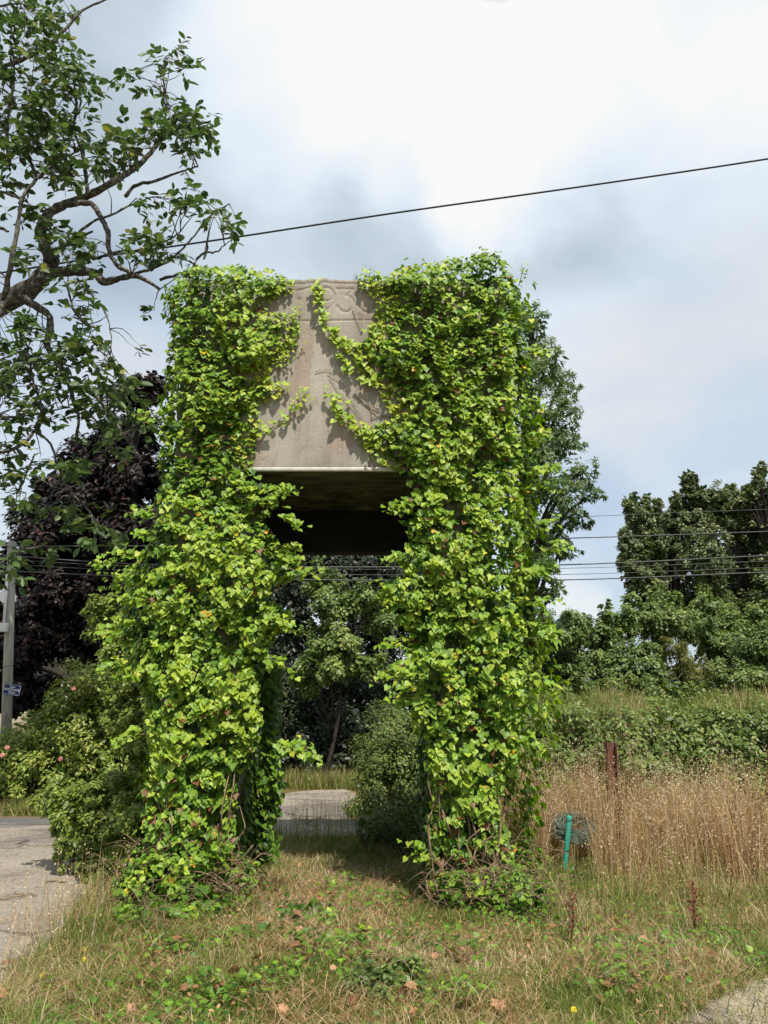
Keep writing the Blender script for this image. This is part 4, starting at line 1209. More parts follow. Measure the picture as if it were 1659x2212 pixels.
V, Fc, T = scatter(TW, B[:, 0:3], B[:, 6:9], B[:, 3:6], B[:, 9], B[:, 10], rng.uniform(.8, 1.35, len(B)))
o_ = mesh_obj('foliage', np_mesh('walnut_foliage', V, Fc, T), M_walnut, walnut); o_['kind'] = 'stuff'
V, Fc, T = join(twigs)
o_ = mesh_obj('twigs', np_mesh('twigs', V, Fc, T, True), M_bark, walnut); o_['kind'] = 'stuff'
wv = []
for tn in (.2, .4, .55, .75):
    me = np_mesh('walnut_leaf', TW[0], TW[1], np.full(len(TW[1]), tn)); me.materials.append(M_walnut); wv.append(me)
for i in o300:
    r_ = WL[i]
    n_ = Vector(r_[3:6]).normalized(); tp = Vector(r_[6:9]); tp = (tp - n_ * tp.dot(n_)).normalized(); sd = tp.cross(n_)
    o_ = bpy.data.objects.new('leaf', random.choice(wv)); link(o_); o_.parent = walnut
    mt = Matrix(((sd.x, tp.x, n_.x, 0), (sd.y, tp.y, n_.y, 0), (sd.z, tp.z, n_.z, 0), (0, 0, 0, 1)))
    o_.matrix_local = Matrix.Translation(Vector(r_[0:3]) - walnut.location) @ mt @ Matrix.Scale(r_[9], 4)

# ================================================================== wires
M_cable = noise_mat('black_cable', [(.3, (.012, .012, .013)), (.7, (.03, .03, .03))], scale=5, rough=.6)
M_wire = noise_mat('grey_wire', [(.3, (.06, .06, .06)), (.7, (.12, .12, .12))], scale=5, rough=.5)


def wire(name, label, pts, r_, mat, group=None, cat='cable'):
    sp = smooth_poly(pts, 8)
    V, Fc, T = tube(sp, r_, 6)
    o_ = mesh_obj(name, np_mesh(name, V, Fc, T, True), mat)
    return tag(o_, label, cat, group)


wire('overhead_cable', 'thick black twisted cable sagging across the whole sky', [P(-400, 635, 14.6), P(-60, 598, 14.5), P(230, 553, 14.5), P(505, 513, 14.5), P(860, 459, 14.5), P(1250, 404, 14.5), P(1660, 343, 14.5), P(2100, 270, 14.5)], .0195, M_cable)
wl = [([(-60, 1180), (400, 1178), (1140, 1165), (1659, 1148), (1900, 1140)], .012, 'black wire crossing the sky gap, highest of the lower strong lines'),
      ([(-60, 1195), (400, 1222), (1140, 1222), (1659, 1200), (1900, 1190)], .014, 'thick dark wire crossing the middle of the sky gap on the right'),
      ([(-60, 1205), (400, 1226), (1140, 1229), (1659, 1212), (1900, 1205)], .006, 'thin wire just under the thick one in the sky gap'),
      ([(-60, 1215), (400, 1236), (1140, 1242), (1659, 1226), (1900, 1220)], .006, 'thin wire halfway between the two thick ones in the sky gap'),
      ([(-60, 1230), (400, 1248), (1140, 1254), (1659, 1236), (1900, 1230)], .013, 'lowest thick wire crossing the sky gap on the right'),
      ([(900, 1128), (1140, 1121), (1400, 1110), (1659, 1100), (1900, 1092)], .006, 'faint topmost thin wire behind the evergreens')]
for pts, r_, lb in wl:
    wire('overhead_wire', lb, [P(a, b, 17.5 if a > 800 else 16.5) for a, b in pts], r_ * .95, M_wire, 'lower overhead wires')

# ================================================================== utility pole and sign
YPo = 15.6
pole = empty('utility_pole', (P(12, 1540, YPo).x, YPo, 0), 'grey wooden utility pole at the left edge with white conduit and box', 'pole')
M_pole = noise_mat('pole_wood', [(.3, (.28, .26, .21)), (.7, (.46, .44, .37))], scale=5, stretch=(3, 3, .3), bump=.5)
tp = P(24, 1225, YPo); bt = P(14, 1560, YPo); dr = (tp - bt) / (tp.z - bt.z)
b0 = bt - dr * bt.z; t0 = tp + dr * .5
V, Fc, T = tube([b0, b0.lerp(t0, .5), t0], [.10, .09, .078], 14)
mesh_obj('post', np_mesh('post', V, Fc, T, True), M_pole, pole)
M_white = noise_mat('white_plastic', [(.3, (.72, .72, .70)), (.7, (.82, .82, .80))], scale=4, rough=.4)
a = P(9, 1345, YPo - .1); b = P(16, 1238, YPo - .1)
V, Fc, T = tube([a, b], [.028, .028], 10)
mesh_obj('conduit', np_mesh('conduit', V, Fc, T, True), M_white, pole)
c_ = P(2, 1356, YPo - .14)
box_obj('junction_box', (c_.x - .14, c_.x + .12, c_.y - .05, c_.y + .07, c_.z - .08, c_.z + .09), M_white, pole, .01)
hoop = [P(30 + 16 * math.cos(x), 1148 - 22 * math.sin(x), YPo - .05) for x in np.linspace(.2, 2.9, 12)]
V, Fc, T = tube(hoop, .008, 6)
mesh_obj('cable_hoop', np_mesh('cable_hoop', V, Fc, T, True), M_wire, pole)
# ties
for yy in (1275, 1303, 1440):
    c_ = P(17, yy, YPo); ring = [Vector((c_.x + .098 * math.cos(x), YPo + .098 * math.sin(x), c_.z + .02 * math.cos(x))) for x in np.linspace(0, 6.283, 13)]
    V, Fc, T = tube(ring, .005, 5)
    mesh_obj('strap', np_mesh('strap', V, Fc, T, True), M_wire, pole)

sc3 = P(26, 1490, YPo - .13)
sign = empty('street_sign', sc3, 'small tilted navy blue street name plate with white lettering on the pole', 'sign')
sign.rotation_euler = (0, R(7), 0)
M_navy = noise_mat('navy_enamel', [(.3, (.012, .018, .10)), (.7, (.02, .03, .15))], scale=8, rough=.25, spec=.5)
sw, shh = .33, .205


def rrect(w, h, r_, y, n=6):
    pts = []
    for cx_, cz_, a0 in ((w - r_, h - r_, 0), (-w + r_, h - r_, 90), (-w + r_, -h + r_, 180), (w - r_, -h + r_, 270)):
        for k in range(n + 1):
            a_ = R(a0 + 90 * k / n)
            pts.append((cx_ + r_ * math.cos(a_), y, cz_ + r_ * math.sin(a_)))
    return pts


def plate(name, w, h, r_, y0, y1, mat, parent):
    f = rrect(w / 2, h / 2, r_, y0); b = rrect(w / 2, h / 2, r_, y1)
    n = len(f)
    me = bpy.data.meshes.new(name)
    me.from_pydata(f + b, [], [tuple(range(n)), tuple(range(2 * n - 1, n - 1, -1))] + [(i, n + i, n + (i + 1) % n, (i + 1) % n) for i in range(n)])
    me.update()
    o_ = mesh_obj(name, me, mat, parent, (0, 0, 0))
    return o_


plate('plate', sw, shh, .025, 0, .004, M_navy, sign)
pr = rrect(sw / 2 - .012, shh / 2 - .012, .018, -.002)
V, Fc, T = tube(pr + [pr[0]], .0032, 5)
mesh_obj('border', np_mesh('border', V, Fc, T), M_white, sign, (0, 0, 0))
for txt, zz, sz in (('Unac', .052, .052), ('KERDRAON', .0, .056), ('VRAS', -.055, .056)):
    cu = bpy.data.curves.new('lettering', 'FONT')
    cu.body = txt; cu.size = sz; cu.align_x = 'CENTER'; cu.align_y = 'CENTER'; cu.extrude = .001; cu.offset = .0012
    to = bpy.data.objects.new('lettering', cu); link(to)
    dg = bpy.context.evaluated_depsgraph_get()
    me = bpy.data.meshes.new_from_object(to.evaluated_get(dg))
    bpy.data.objects.remove(to)
    o_ = bpy.data.objects.new('lettering', me); me.materials.clear(); me.materials.append(M_white); link(o_)
    o_.parent = sign; o_.rotation_euler = (R(90), 0, 0); o_.location = (0 if txt != 'VRAS' else .005, -.0025, zz)

# ================================================================== house behind the beech
hs = empty('house', (-11.5, 27, 0), 'cream rendered house with grey roof glimpsed behind the copper beech', 'house')
M_cream = noise_mat('cream_render', [(.3, (.52, .46, .36)), (.7, (.62, .56, .45))], scale=3)
M_slate = noise_mat('slate', [(.3, (.10, .10, .11)), (.7, (.18, .18, .19))], scale=6, stretch=(1, 1, 4))
box_obj('wall', (-16, -8.3, 27, 33, 0, 3.1), M_cream, hs, 0)
V = np.array([(-16.3, 26.6, 3.1), (-8, 26.6, 3.1), (-8, 33.4, 3.1), (-16.3, 33.4, 3.1), (-16.3, 30, 5.9), (-8, 30, 5.9)], float)
me = bpy.data.meshes.new('roof'); me.from_pydata([tuple(v) for v in V], [], [(0, 1, 5, 4), (2, 3, 4, 5), (1, 2, 5), (3, 0, 4), (0, 3, 2, 1)]); me.update()
mesh_obj('roof', me, M_slate, hs)
M_glass = noise_mat('window_glass', [(.3, (.03, .035, .04)), (.7, (.05, .06, .07))], scale=2, rough=.1, spec=.6)
for x in (-14.5, -11.6, -9.6):
    w_ = box_obj('window', (x, x + .9, 26.95, 27.02, 1.1, 2.3), M_white, hs, 0)
    g_ = box_obj('pane', (x + .07, x + .83, 26.93, 26.948, 1.17, 2.23), M_glass, None, 0)
    g_.parent = w_; g_.location = (0, 0, 0)

# ================================================================== green post and net, rust post
gb, gt = P(1218, 1900, 8.7), P(1230, 1762, 8.7)
M_gpost = noise_mat('green_plastic', [(.3, (.05, .13, .09)), (.42, (.03, .27, .20)), (.7, (.06, .36, .28))], scale=14, rough=.6)
post = empty('green_post', (gb.x, gb.y, 0), 'turquoise green plastic stake leaning in the grass right of the portal', 'post')
dd = (gt - gb)
V, Fc, T = tube([gb - dd * .2, gb, gb.lerp(gt, .5), gt - dd * .03, gt], [.026, .026, .027, .028, .024], 12)
mesh_obj('stake', np_mesh('stake', V, Fc, T, True), M_gpost, post)
for f in (.45, .93):
    c_ = gb.lerp(gt, f)
    V, Fc, T = tube([c_ + Vector((.03 * math.cos(x), .03 * math.sin(x), .008 * math.cos(x))) for x in np.linspace(0, 6.283, 11)], .003, 5)
    mesh_obj('tie', np_mesh('tie', V, Fc, T, True), M_cable, post)
net = empty('wire_mesh_roll', (gt.x + .08, 8.95, .5), 'flattened grey green roll of wire mesh behind the green stake', 'wire mesh')
M_net = noise_mat('mesh_green', [(.3, (.06, .10, .08)), (.7, (.16, .20, .17))], scale=9)
lp = []
nc3 = P(1240, 1785, 8.95)
for k in range(60):
    ax_, az_ = random.uniform(.10, .24), random.uniform(.03, .10)
    oz = random.uniform(-.06, .05); ph = random.uniform(-.15, .15)
    lp.append(tube([nc3 + Vector((ax_ * math.cos(x), .16 * math.sin(x), oz + az_ * math.sin(x) + ph * ax_ * math.cos(x))) for x in np.linspace(0, 6.283, 16)], .0028, 4))
V, Fc, T = join(lp)
mesh_obj('wire_loops', np_mesh('wire_loops', V, Fc, T, True), M_net, net)['kind'] = 'stuff'

rt = P(1318, 1603, 10.1)
M_rust = noise_mat('rust', [(.3, (.07, .03, .03)), (.55, (.16, .065, .04)), (.75, (.26, .11, .06))], scale=9, stretch=(1, 1, .4), bump=.6)
rp = empty('rusty_post', (rt.x, 10.1, 0), 'rust red steel post standing in the tall dry grass before the brambles', 'post')
box_obj('flange', (rt.x - .06, rt.x - .048, 10.02, 10.18, -.1, rt.z), M_rust, rp, .003)
box_obj('flange', (rt.x + .048, rt.x + .06, 10.02, 10.18, -.1, rt.z - .01), M_rust, rp, .003)
box_obj('web', (rt.x - .0475, rt.x + .0475, 10.094, 10.106, -.1, rt.z - .005), M_rust, rp, .002)

# ================================================================== grass and ground cover
def blades(pos, h, lean, width, tint, curve=.5, seg=3):
    """grass blades: strips of seg segments ending in a point"""
    n = len(pos)
    az = rng.uniform(0, 2 * math.pi, n)
    ld = np.stack([np.cos(az), np.sin(az), np.zeros(n)], 1)
    fa = rng.uniform(0, math.pi, n)
    wd = np.stack([np.cos(fa), np.sin(fa), np.zeros(n)], 1) * (width / 2)[:, None]
    rows = []
    for k in range(seg):
        f = k / seg
        c_ = pos + np.array([0, 0, 1.0]) * (h * f * (1 - .25 * lean * f))[:, None] + ld * (h * lean * (f * (1 - curve) + curve * f * f))[:, None]
        rows += [c_ - wd * (1 - .5 * f), c_ + wd * (1 - .5 * f)]
    tp_ = pos + np.array([0, 0, 1.0]) * (h * np.maximum(.08, 1 - .45 * lean))[:, None] + ld * (h * lean)[:, None]
    rows.append(tp_)
    k_ = 2 * seg + 1
    V = np.stack(rows, 1).reshape(-1, 3)
    tf = []
    for k in range(seg - 1):
        a_ = 2 * k
        tf += [(a_, a_ + 1, a_ + 3), (a_, a_ + 3, a_ + 2)]
    tf.append((2 * seg - 2, 2 * seg - 1, 2 * seg))
    tf = np.array(tf)
    Fc = (tf[None] + (np.arange(n) * k_)[:, None, None]).reshape(-1, 3)
    return V, Fc, np.repeat(tint, len(tf)), tp_


def sample_ground(n, x0, x1, y0, y1, pw=1.0):
    y = y0 + (y1 - y0) * rng.random(n) ** pw
    half = (y + .6) * .72
    x = rng.uniform(-1, 1, n) * half + 0
    ok = (x > x0) & (x < x1)
    return np.stack([x[ok], y[ok]], 1)


def dirt_mask(x, y):
    q = P(0, 0, 1)
    a = G(1475, 2212); b = G(1659, 2108)
    # line from a to b: right and below is bare
    return ((b.x - a.x) * (y - a.y) - (b.y - a.y) * (x - a.x)) < 0


gp = []
xy = sample_ground(235000, -4.5, 9, 3.9, 12.6, 1.25)
ap = np.array([on_apron(a, b) for a, b in xy])
dm = np.array([dirt_mask(a, b) for a, b in xy])
n_lo = vnoise(np.c_[xy, np.zeros(len(xy))], .9, 2.0)
n_hi = vnoise(np.c_[xy, np.zeros(len(xy))], 3.2, 6.0)
keep = ~ap & ~(dm & (rng.random(len(xy)) < .86 + .5 * n_hi))
in_leg = (xy[:, 1] > YF) & (xy[:, 1] < YB) & (((xy[:, 0] > XL0) & (xy[:, 0] < XL1)) | ((xy[:, 0] > XR0) & (xy[:, 0] < XR1)))
keep &= ~in_leg & (n_hi > -.45)
xy, n_lo, n_hi = xy[keep], n_lo[keep], n_hi[keep]
n = len(xy)
right = np.clip((xy[:, 0] - .5) / 2.5, 0, 1); left = np.clip((-xy[:, 0] - .8) / 1.2, 0, 1)
dry = .54 + .75 * n_lo - .12 * left + .0 * right
tint = np.clip(rng.normal(dry, .30), 0, 1)
h = rng.uniform(.04, .13, n) * (1 + .7 * np.clip(n_hi, -.5, 1)) * (1 + 1.0 * left + .7 * right) * np.where(xy[:, 1] > 9.5, 1.5, 1)
V, Fc, T, _ = blades(np.c_[xy, np.zeros(n)], h, rng.uniform(.2, 1.5, n), rng.uniform(.0028, .007, n), tint, seg=2)
tag(mesh_obj('grass', np_mesh('grass', V, Fc, T), M_grass), 'rough mixed green and dry grass covering the verge', 'grass', kind='stuff')

# matted dead stalks
xy = sample_ground(34000, -3.6, 5, 4.3, 8.2, 1.1)
k_ = ~np.array([on_apron(a, b) or dirt_mask(a, b) for a, b in xy]); xy = xy[k_]
nn = vnoise(np.c_[xy, np.zeros(len(xy))], 1.4, 12.0); xy = xy[nn > .0]
n = len(xy)
V, Fc, T, _ = blades(np.c_[xy, rng.uniform(.01, .07, n)], rng.uniform(.06, .19, n), rng.uniform(1.0, 2.0, n), rng.uniform(.002, .0048, n), rng.uniform(.0, .9, n), curve=.8, seg=3)
tag(mesh_obj('dead_grass', np_mesh('dead_grass', V, Fc, T), M_straw), 'matted bleached dead grass lying over the verge', 'dead grass', kind='stuff')

# grass behind the portal, round the road and far bank
xy = np.concatenate([np.c_[rng.uniform(-3.2, -.2, 4000), rng.uniform(17.0, 18.3, 4000)], np.c_[rng.uniform(-9, -3.2, 9000), rng.uniform(12.9, 13.9, 9000)], np.c_[rng.uniform(1, 9, 7000), rng.uniform(12.5, 13.0, 7000)]])
n = len(xy)
V, Fc, T, _ = blades(np.c_[xy, np.zeros(n)], rng.uniform(.1, .35, n) * np.where(xy[:, 1] > 16, 1.6, 1), rng.uniform(.1, .9, n), rng.uniform(.008, .016, n), np.clip(rng.normal(.5, .22, n), 0, 1), seg=2)
tag(mesh_obj('roadside_grass', np_mesh('roadside_grass', V, Fc, T), M_grass), 'taller grass along the far edge of the road', 'grass', kind='stuff')

xy = np.c_[rng.uniform(1.8, 13, 30000), 13.9 + 6 * rng.random(30000) ** 1.3]
n = len(xy)
zz = np.interp(xy[:, 1], [a_[0] for a_ in prof], [a_[1] for a_ in prof]) * np.clip((xy[:, 0] - 1.2) / 1.6, 0, 1)
zz = zz + .35 * (xy[:, 1] < 17)
nn = vnoise(np.c_[xy, zz], .8, 40.0)
V, Fc, T, _ = blades(np.c_[xy, zz], rng.uniform(.15, .5, n) * (1 + .8 * nn), rng.uniform(.1, .9, n), rng.uniform(.008, .016, n), np.clip(rng.normal(.45, .2, n) + .4 * nn, 0, 1), seg=2)
tag(mesh_obj('bank_grass', np_mesh('bank_grass', V, Fc, T), M_grass), 'long yellow green grass and weeds on top of the bramble bank', 'grass', kind='stuff')

# tall dry grass stand on the right, with seed heads
def stand(name, label, cen, cnt, hr, hscale, wid=.0055, tintm=.55, mat=M_straw, clumpy=False):
    xs_, ys_ = [], []
    pos = []
    for (cx_, cy_, rx_, ry_, w_) in cen:
        m_ = int(cnt * w_)
        th = rng.uniform(0, 6.283, m_); rr = np.sqrt(rng.random(m_))
        pos.append(np.stack([cx_ + np.cos(th) * rr * rx_, cy_ + np.sin(th) * rr * ry_, np.zeros(m_)], 1))
    pos = np.concatenate(pos)
    if clumpy:
        pos = pos[vnoise(pos, 2.2, 14.0) + rng.normal(0, .14, len(pos)) > -.02]
    # the stake and the rusty post stand clear of the thickest stalks
    ang_ = np.arctan2(pos[:, 0], pos[:, 1])
    free = ((ang_ > math.atan2(gb.x, gb.y) - .018) & (ang_ < math.atan2(gb.x, gb.y) + .035) & (pos[:, 1] > 6.8) & (pos[:, 1] < 9.0) & (rng.random(len(pos)) < .93)) | ((np.abs(ang_ - math.atan2(rt.x, 10.1)) < .009) & (pos[:, 1] > 8.8) & (pos[:, 1] < 10.1) & (rng.random(len(pos)) < .85))
    pos = pos[~free]
    n = len(pos)
    h = rng.uniform(*hr, n) * hscale(pos)
    tint = np.clip(rng.normal(tintm, .2, n), 0, 1)
    V1, F1, T1, tips = blades(pos, h, np.abs(rng.normal(.12, .26, n)), rng.uniform(wid * .7, wid * 1.3, n), tint, seg=3)
    parts = [(V1, F1, T1)]
    # seed heads: small flakes gathered near the tip
    sel = rng.random(n) < .5
    tp_ = tips[sel]; m_ = len(tp_)
    reps = 7
    pp = np.repeat(tp_, reps, 0) + rng.normal(0, 1, (m_ * reps, 3)) * np.array([.018, .018, .045]) - np.array([0, 0, .03])
    parts.append(scatter(T_rhomb(.28), pp, rng.normal(0, .5, (len(pp), 3)) + np.array([0, 0, 1]), rng.normal(0, 1, (len(pp), 3)), rng.uniform(.010, .024, len(pp)), np.clip(rng.normal(.8 if mat is M_straw else .55, .15, len(pp)), 0, 1)))
    V, Fc, T = join(parts)
    return tag(mesh_obj(name, np_mesh(name, V, Fc, T), mat), label, 'grass', kind='stuff')


stand('dry_grass', 'stand of tall straw coloured grass with seed heads on the right', [(1.55, 9.3, .35, .7, .12), (2.9, 8.2, .9, .6, .15), (1.6, 8.3, .3, .5, .05), (3.9, 8.4, .7, .7, .09), (2.6, 7.6, 1.2, .7, .05), (2.05, 9.8, .75, .9, .32), (3.1, 9.0, 1.0, 1.1, .40), (3.9, 9.2, .8, 1.1, .18), (2.6, 10.6, 1.6, .5, .25), (1.6, 10.6, .5, .5, .1)], 12500, (.4, 1.12), lambda p_: np.clip(.95 + .9 * vnoise(p_, 1.1, 4.0) + .5 * vnoise(p_, 3.5, 9.0), .35, 1.25), clumpy=True)
stand('meadow_grass', 'thin mixed grass between the dry stand and the path', [(2.0, 7.2, 1.1, 1.0, .4), (3.2, 6.8, 1.0, .9, .3), (4.2, 7.5, .9, 1.2, .25), (1.5, 8.8, .6, .6, .2)], 4400, (.15, .45), lambda p_: np.clip(.85 + 1.2 * vnoise(p_, 1.6, 70.0), .3, 1.4), .005, .52, M_grass, True)
stand('wispy_grass', 'wispy thin grass in the opening before the lane', [(-.7, 10.8, .8, .5, .5), (.3, 10.6, .5, .6, .4), (-1.3, 9.9, .3, .5, .2)], 520, (.15, .6), lambda p_: 1, .005, .3, M_grass)
stand('edge_grass', 'tall seeding grass stalks at the edge of the gravel on the left', [(-2.5, 6.5, .2, .4, .35), (-2.25, 5.6, .4, .35, .4), (-2.25, 7.2, .25, .3, .3)], 170, (.2, .6), lambda p_: 1, .005, .6, M_straw)

# low broad leaved weeds and creeping ivy in the grass
xy = sample_ground(19000, -3.4, 5, 4.3, 8.4, 1.1)
nn = vnoise(np.c_[xy, np.zeros(len(xy))], 1.6, 30.0)
k_ = (nn + rng.normal(0, .12, len(xy)) > .06) & ~np.array([on_apron(a, b) or dirt_mask(a, b) for a, b in xy]); xy = xy[k_]
n = len(xy)
V, Fc, T = scatter(T_heart(), np.c_[xy, rng.uniform(.02, .11, n)], rng.normal(0, 1, (n, 3)), np.array([0, -.3, 1]) + rng.normal(0, .35, (n, 3)), rng.uniform(.018, .045, n), np.clip(rng.normal(.4, .14, n), .08, .8))
tag(mesh_obj('weeds', np_mesh('weeds', V, Fc, T), M_ivy), 'low broad leaved weeds creeping through the grass', 'weeds', kind='stuff')


xy = sample_ground(9000, -3.2, 4, 4.3, 8.6, 1.0)
nn = vnoise(np.c_[xy, np.zeros(len(xy))], 1.2, 55.0)
k_ = (nn > -.1) & ~np.array([on_apron(a, b) or dirt_mask(a, b) for a, b in xy]); xy = xy[k_]
n = len(xy)
V, Fc, T = scatter(T_oval(.3), np.c_[xy, rng.uniform(.015, .07, n)], rng.normal(0, 1, (n, 3)), np.array([0, -.2, 1]) + rng.normal(0, .5, (n, 3)), rng.uniform(.015, .04, n), rng.random(n) * .9)
tag(mesh_obj('leaf_litter', np_mesh('leaf_litter', V, Fc, T), M_litter), 'small shrivelled brown leaf litter strewn through the grass', 'leaf litter', kind='stuff')


def mound(name, label, ells, mat, per, size, sticks, tint=(.5, .15), tpl=None):
    root = empty(name, (ells[0][0][0], ells[0][0][1], 0), label, 'undergrowth')
    V, Fc, T = crown(ells, per, size, tpl, clump=80, cl_r=.4, shell=.2, tint=tint)
    mesh_obj('foliage', np_mesh('foliage', V, Fc, T), mat, root)['kind'] = 'stuff'
    st = []
    for i in range(sticks):
        c_, r_ = random.choice(ells)
        a = Vector(tuple(c_)) + Vector((random.uniform(-1.1, 1.1) * r_[0], random.uniform(-1, .6) * r_[1], random.uniform(-.2, .9) * r_[2]))
        a.z = max(.02, a.z)
        an_ = random.uniform(0, 6.283); ln = random.uniform(.1, .35)
        b = a + Vector((math.cos(an_) * ln, math.sin(an_) * ln * .6, random.uniform(-.12, .15))); b.z = max(.01, b.z)
        mm = a.lerp(b, .5) + Vector((random.uniform(-.05, .05), random.uniform(-.05, .05), random.uniform(0, .09)))
        st.append(tube(smooth_poly([a, mm, b], 3), np.linspace(random.uniform(.002, .0045), .0015, 7), 4))
    V, Fc, T = join(st)
    mesh_obj('twigs', np_mesh('twigs', V, Fc, T, True), M_vine, root)['kind'] = 'stuff'


mound('ivy_mound', 'tangle of ivy and dead stems spilling from the foot of the left leg', [E(-1.7, 7.2, .22, .45, .3, .32), E(-2.0, 7.1, .14, .35, .3, .26), E(-1.5, 6.95, .12, .35, .25, .2), E(-1.35, 7.5, .15, .25, .4, .3), E(-1.85, 6.6, .06, .4, .3, .13)],
      M_ivy, 2500, (.03, .055), 210, (.55, .13), T_heart())
mound('ivy_mound', 'brown tangle of bare vines spilling from the foot of the right leg', [E(.95, 7.1, .14, .4, .3, .28), E(1.15, 6.95, .10, .3, .3, .18), E(.6, 7.15, .1, .25, .25, .2), E(1.15, 7.5, .2, .25, .4, .3)],
      M_ivy, 1500, (.025, .05), 270, (.52, .13), T_heart())
mound('seedling_clump', 'small dark green seedling clump in the foreground grass', [E(.02, 5.05, .08, .16, .12, .13), E(-.12, 5.1, .1, .1, .1, .14), E(.14, 5.15, .1, .1, .1, .14)], M_shrub, 9000, (.025, .045), 10, (.35, .12))
mound('weed_clump', 'green leafy weed clump in the grass before the left leg', [E(-.9, 6.2, .04, .3, .25, .09), E(-.35, 6.0, .04, .35, .25, .09), E(-.6, 6.8, .05, .3, .3, .1)], M_ivy, 2400, (.02, .042), 20, (.45, .12), T_heart())

# dock stems
for i, (a, b, hpx) in enumerate([(1232, 2050, 120), (1500, 2040, 130), (1425, 1900, 130), (1575, 1960, 160), (1340, 1880, 110), (1545, 1900, 110), (1165, 1840, 130), (1618, 1850, 100)]):
    g_ = G(a, b); tp_ = P(a + random.uniform(-8, 8), b - hpx, g_.y)
    lbs = ['thin dead dock stem standing alone left of the dry grass, near the stake', 'dead dock stem in front of the dry grass, green weeds at its foot', 'dead dock stem in the middle of the dry grass', 'tall dead dock stem in the right part of the dry grass',
           'dead dock stem right behind the green stake', 'dead dock stem at the back right of the dry grass', 'dead dock stem close to the right leg of the portal', 'short dead dock stem at the right end of the dry grass near the road']
    dk = empty('dock_stem', (g_.x, g_.y, 0), lbs[i], 'dead plant', 'dead dock stems')
    V, Fc, T = tube([g_, Vector(g_).lerp(tp_, .5) + Vector((.01, 0, 0)), tp_], [.006, .005, .003], 5)
    mesh_obj('stem', np_mesh('stem', V, Fc, T, True), M_rust, dk)
    n = 130
    f = rng.uniform(.35, 1, n)
    pos = np.array(tuple(g_)) + (np.array(tuple(tp_)) - np.array(tuple(g_))) * f[:, None] + rng.normal(0, .018, (n, 3))
    V, Fc, T = scatter(T_rhomb(.45), pos, rng.normal(0, 1, (n, 3)), rng.normal(0, 1, (n, 3)), rng.uniform(.012, .024, n), rng.random(n))
    mesh_obj('seed_head', np_mesh('seed_head', V, Fc, T), M_dock, dk)['kind'] = 'stuff'

# fallen leaves
tvs = []
for i in range(5):
    out_ = []
    k = 10 + i
    for j in range(k):
        a_ = 2 * math.pi * j / k
        r_ = .5 * (1 if j % 2 else .68) * random.uniform(.85, 1.1)
        out_.append((r_ * math.cos(a_), r_ * math.sin(a_) + .45, random.uniform(.02, .22)))
    tv = np.array([(0, .45, 0)] + out_, dtype=np.float32); tf = np.array([(0, 1 + j, 1 + (j + 1) % k) for j in range(k)])
    me = np_mesh('fallen_leaf', tv, tf, np.full(k, [.2, .35, .5, .65, .8][i])); me.materials.append(M_litter)
    tvs.append(me)
regions = [((-1.6, .2), (4.6, 7.0), 34, 'dry brown fallen leaf in the grass in front of the left leg', 'fallen leaves before the left leg'),
           ((-.9, .9), (7.0, 8.6), 12, 'dry brown fallen leaf in the grass between the legs', 'fallen leaves between the legs'),
           ((.3, 2.4), (4.6, 6.8), 20, 'dry brown fallen leaf in the grass in front of the right leg', 'fallen leaves before the right leg'),
           ((-2.4, -1.6), (4.7, 5.8), 6, 'dry brown fallen leaf in the grass at the lower left near the gravel', 'fallen leaves at the lower left')]
for (xa, xb), (ya, yb), n, lb, gr in regions:
    for i in range(n):
        o_ = bpy.data.objects.new('fallen_leaf', random.choice(tvs)); link(o_)
        o_.location = (random.uniform(xa, xb), random.uniform(ya, yb), random.uniform(.04, .09))
        o_.rotation_euler = (random.uniform(-.4, .7), random.uniform(-.5, .5), random.uniform(0, 6.28))
        s = random.uniform(.05, .10); o_.scale = (s, s, s)
        tone = {.2: 'dark brown', .35: 'rusty brown', .5: 'brown', .65: 'tan', .8: 'pale tan'}[round(o_.data.attributes['tint'].data[0].value, 2)]
        tag(o_, ('large ' if s > .085 else 'small ' if s < .065 else '') + tone + lb.replace('dry brown', ' dry'), 'leaf', gr)

# yellow flowers at the lower left
M_yel = noise_mat('yellow_petal', [(.3, (.75, .55, .02)), (.7, (.85, .65, .04))], scale=20)
fl = [(181, 2050, 'upper yellow flower on a stem left of the ivy mound'), (182, 2072, 'yellow flower just below the upper one left of the ivy mound'), (91, 2105, 'yellow flower nearest the gravel at the lower left'), (260, 2185, 'yellow flower by the lower edge, below the ivy mound'), (1240, 2180, 'yellow flower in the grass by the lower edge on the right')]
for a, b, lb in fl:
    g_ = G(a, b + 28); c_ = P(a, b, g_.y)
    r0 = empty('yellow_flower', (g_.x, g_.y, 0), lb, 'flower', 'yellow flowers in the verge')
    V, Fc, T = tube([g_, c_], [.002, .0018], 4)
    mesh_obj('stem', np_mesh('stem', V, Fc, T), M_vinegreen, r0)
    n = 12; an = np.linspace(0, 6.283, n, endpoint=False)
    nor = np.stack([np.cos(an) * .3, np.full(n, -.7), np.sin(an) * .3 + .8], 1)
    tip = np.stack([np.cos(an), np.sin(an) * .7, np.sin(an) * .7], 1)
    V, Fc, T = scatter(T_oval(.2), np.tile(np.array(tuple(c_)), (n, 1)), tip, nor, np.full(n, .019), np.full(n, .5))
    mesh_obj('petals', np_mesh('petals', V, Fc, T), M_yel, r0)

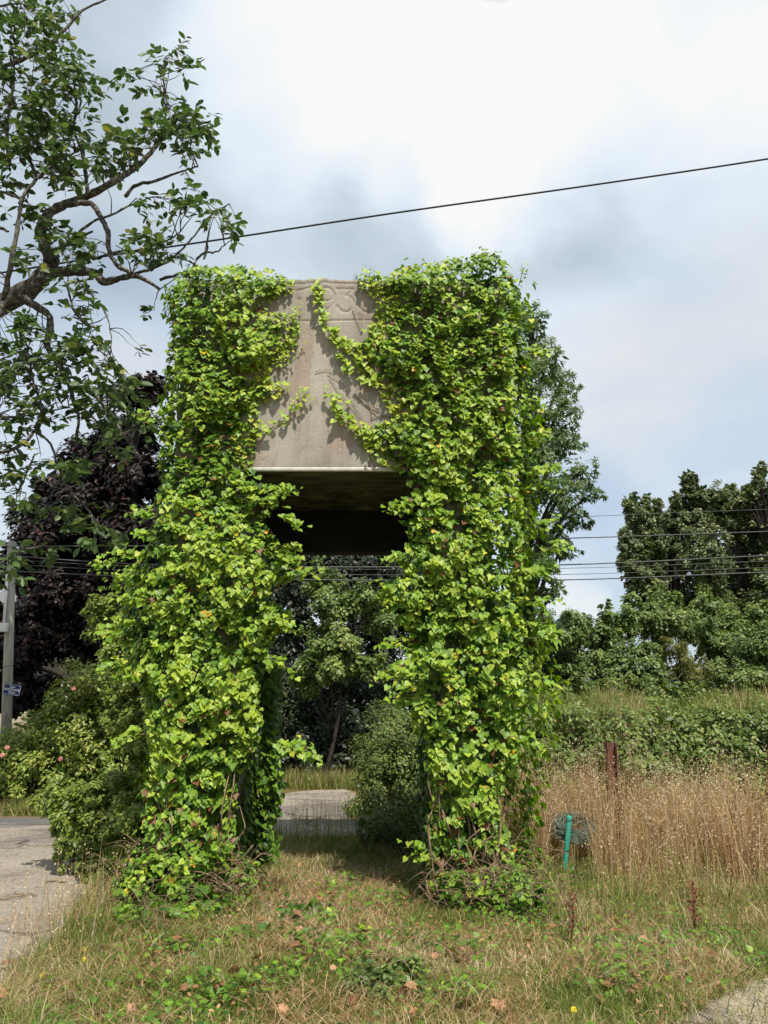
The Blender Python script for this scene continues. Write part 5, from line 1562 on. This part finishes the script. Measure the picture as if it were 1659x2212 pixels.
# sticks on the gravel
for pts, lb in (([(100, 1905), (122, 1902), (142, 1905)], 'short brown stick lying on the gravel'), ([(0, 1942), (35, 1938), (62, 1932), (80, 1934)], 'long thin bent twig lying on the gravel at the left edge'),
                ([(30, 1929), (50, 1930)], 'tiny pale twig on the gravel above the long bent one')):
    w = [G(a, b, .022) for a, b in pts]
    V, Fc, T = tube(smooth_poly(w, 3, .004), .009 if 'short' in lb else .006, 6)
    tag(mesh_obj('stick', np_mesh('stick', V, Fc, T, True), M_vine), lb, 'stick', 'sticks on the gravel')

# loose stones
n = 3800
a = rng.random(n) ** .8
xy = np.c_[rng.uniform(-6, -2.0, n), 4.6 + 7 * a]
k_ = np.array([on_apron(x_, y_) for x_, y_ in xy]); xy = xy[k_]
xy2 = np.c_[rng.uniform(1.4, 3.4, 1600), rng.uniform(4.4, 5.6, 1600)]
xy2 = xy2[np.array([dirt_mask(x_, y_) for x_, y_ in xy2])]
xy = np.concatenate([xy, xy2]); n = len(xy)
oct_v = np.array([(.5, 0, 0), (-.5, 0, 0), (0, .4, 0), (0, -.4, 0), (0, 0, .3), (0, 0, -.3)], dtype=np.float32)
oct_f = np.array([(0, 2, 4), (2, 1, 4), (1, 3, 4), (3, 0, 4), (2, 0, 5), (1, 2, 5), (3, 1, 5), (0, 3, 5)])
V, Fc, T = scatter((oct_v, oct_f), np.c_[xy, np.full(n, .012)], rng.normal(0, 1, (n, 3)) * np.array([1, 1, .1]), np.array([0, 0, 1]) + rng.normal(0, .15, (n, 3)), rng.uniform(.006, .022, n), rng.random(n))
M_stone = leaf_mat('stone', [(0, (.15, .13, .11)), (.7, (.33, .3, .26)), (1, (.5, .48, .44))], trans=0, rough=.9, vein=False)
tag(mesh_obj('gravel', np_mesh('gravel', V, Fc, T), M_stone), 'loose gravel stones scattered on the worn asphalt and path', 'gravel', kind='stuff')

# little plants and twigs on top of the panel
for a, b, sz, lb in ((796, 597, 22, 'small feathery weed growing on top of the panel beside the right ivy'), (770, 602, 10, 'tiny weed growing on top of the panel left of the taller weed'), (610, 606, 9, 'low tuft of weeds on top of the panel by the left ivy')):
    c_ = P(a, b, YF + .1); s_ = sz * YF / F
    r0 = empty('wall_weed', (c_.x, c_.y, c_.z - s_), lb, 'weed', 'weeds on top of the panel')
    n = 160 if sz > 15 else 60
    pos = np.array(tuple(c_)) + rng.normal(0, 1, (n, 3)) * s_ * np.array([.35, .3, .5])
    V, Fc, T = scatter(T_rhomb(.12), pos, rng.normal(0, .7, (n, 3)) + np.array([0, 0, .8]), rng.normal(0, 1, (n, 3)), rng.uniform(.015, .035, n), np.clip(rng.normal(.5, .2, n), 0, 1))
    mesh_obj('foliage', np_mesh('foliage', V, Fc, T), M_shrub, r0)
tri = 0
for o_ in scene.objects:
    if o_.type == 'MESH': tri += len(o_.data.polygons)
print('faces', tri, 'objects', len(scene.objects))
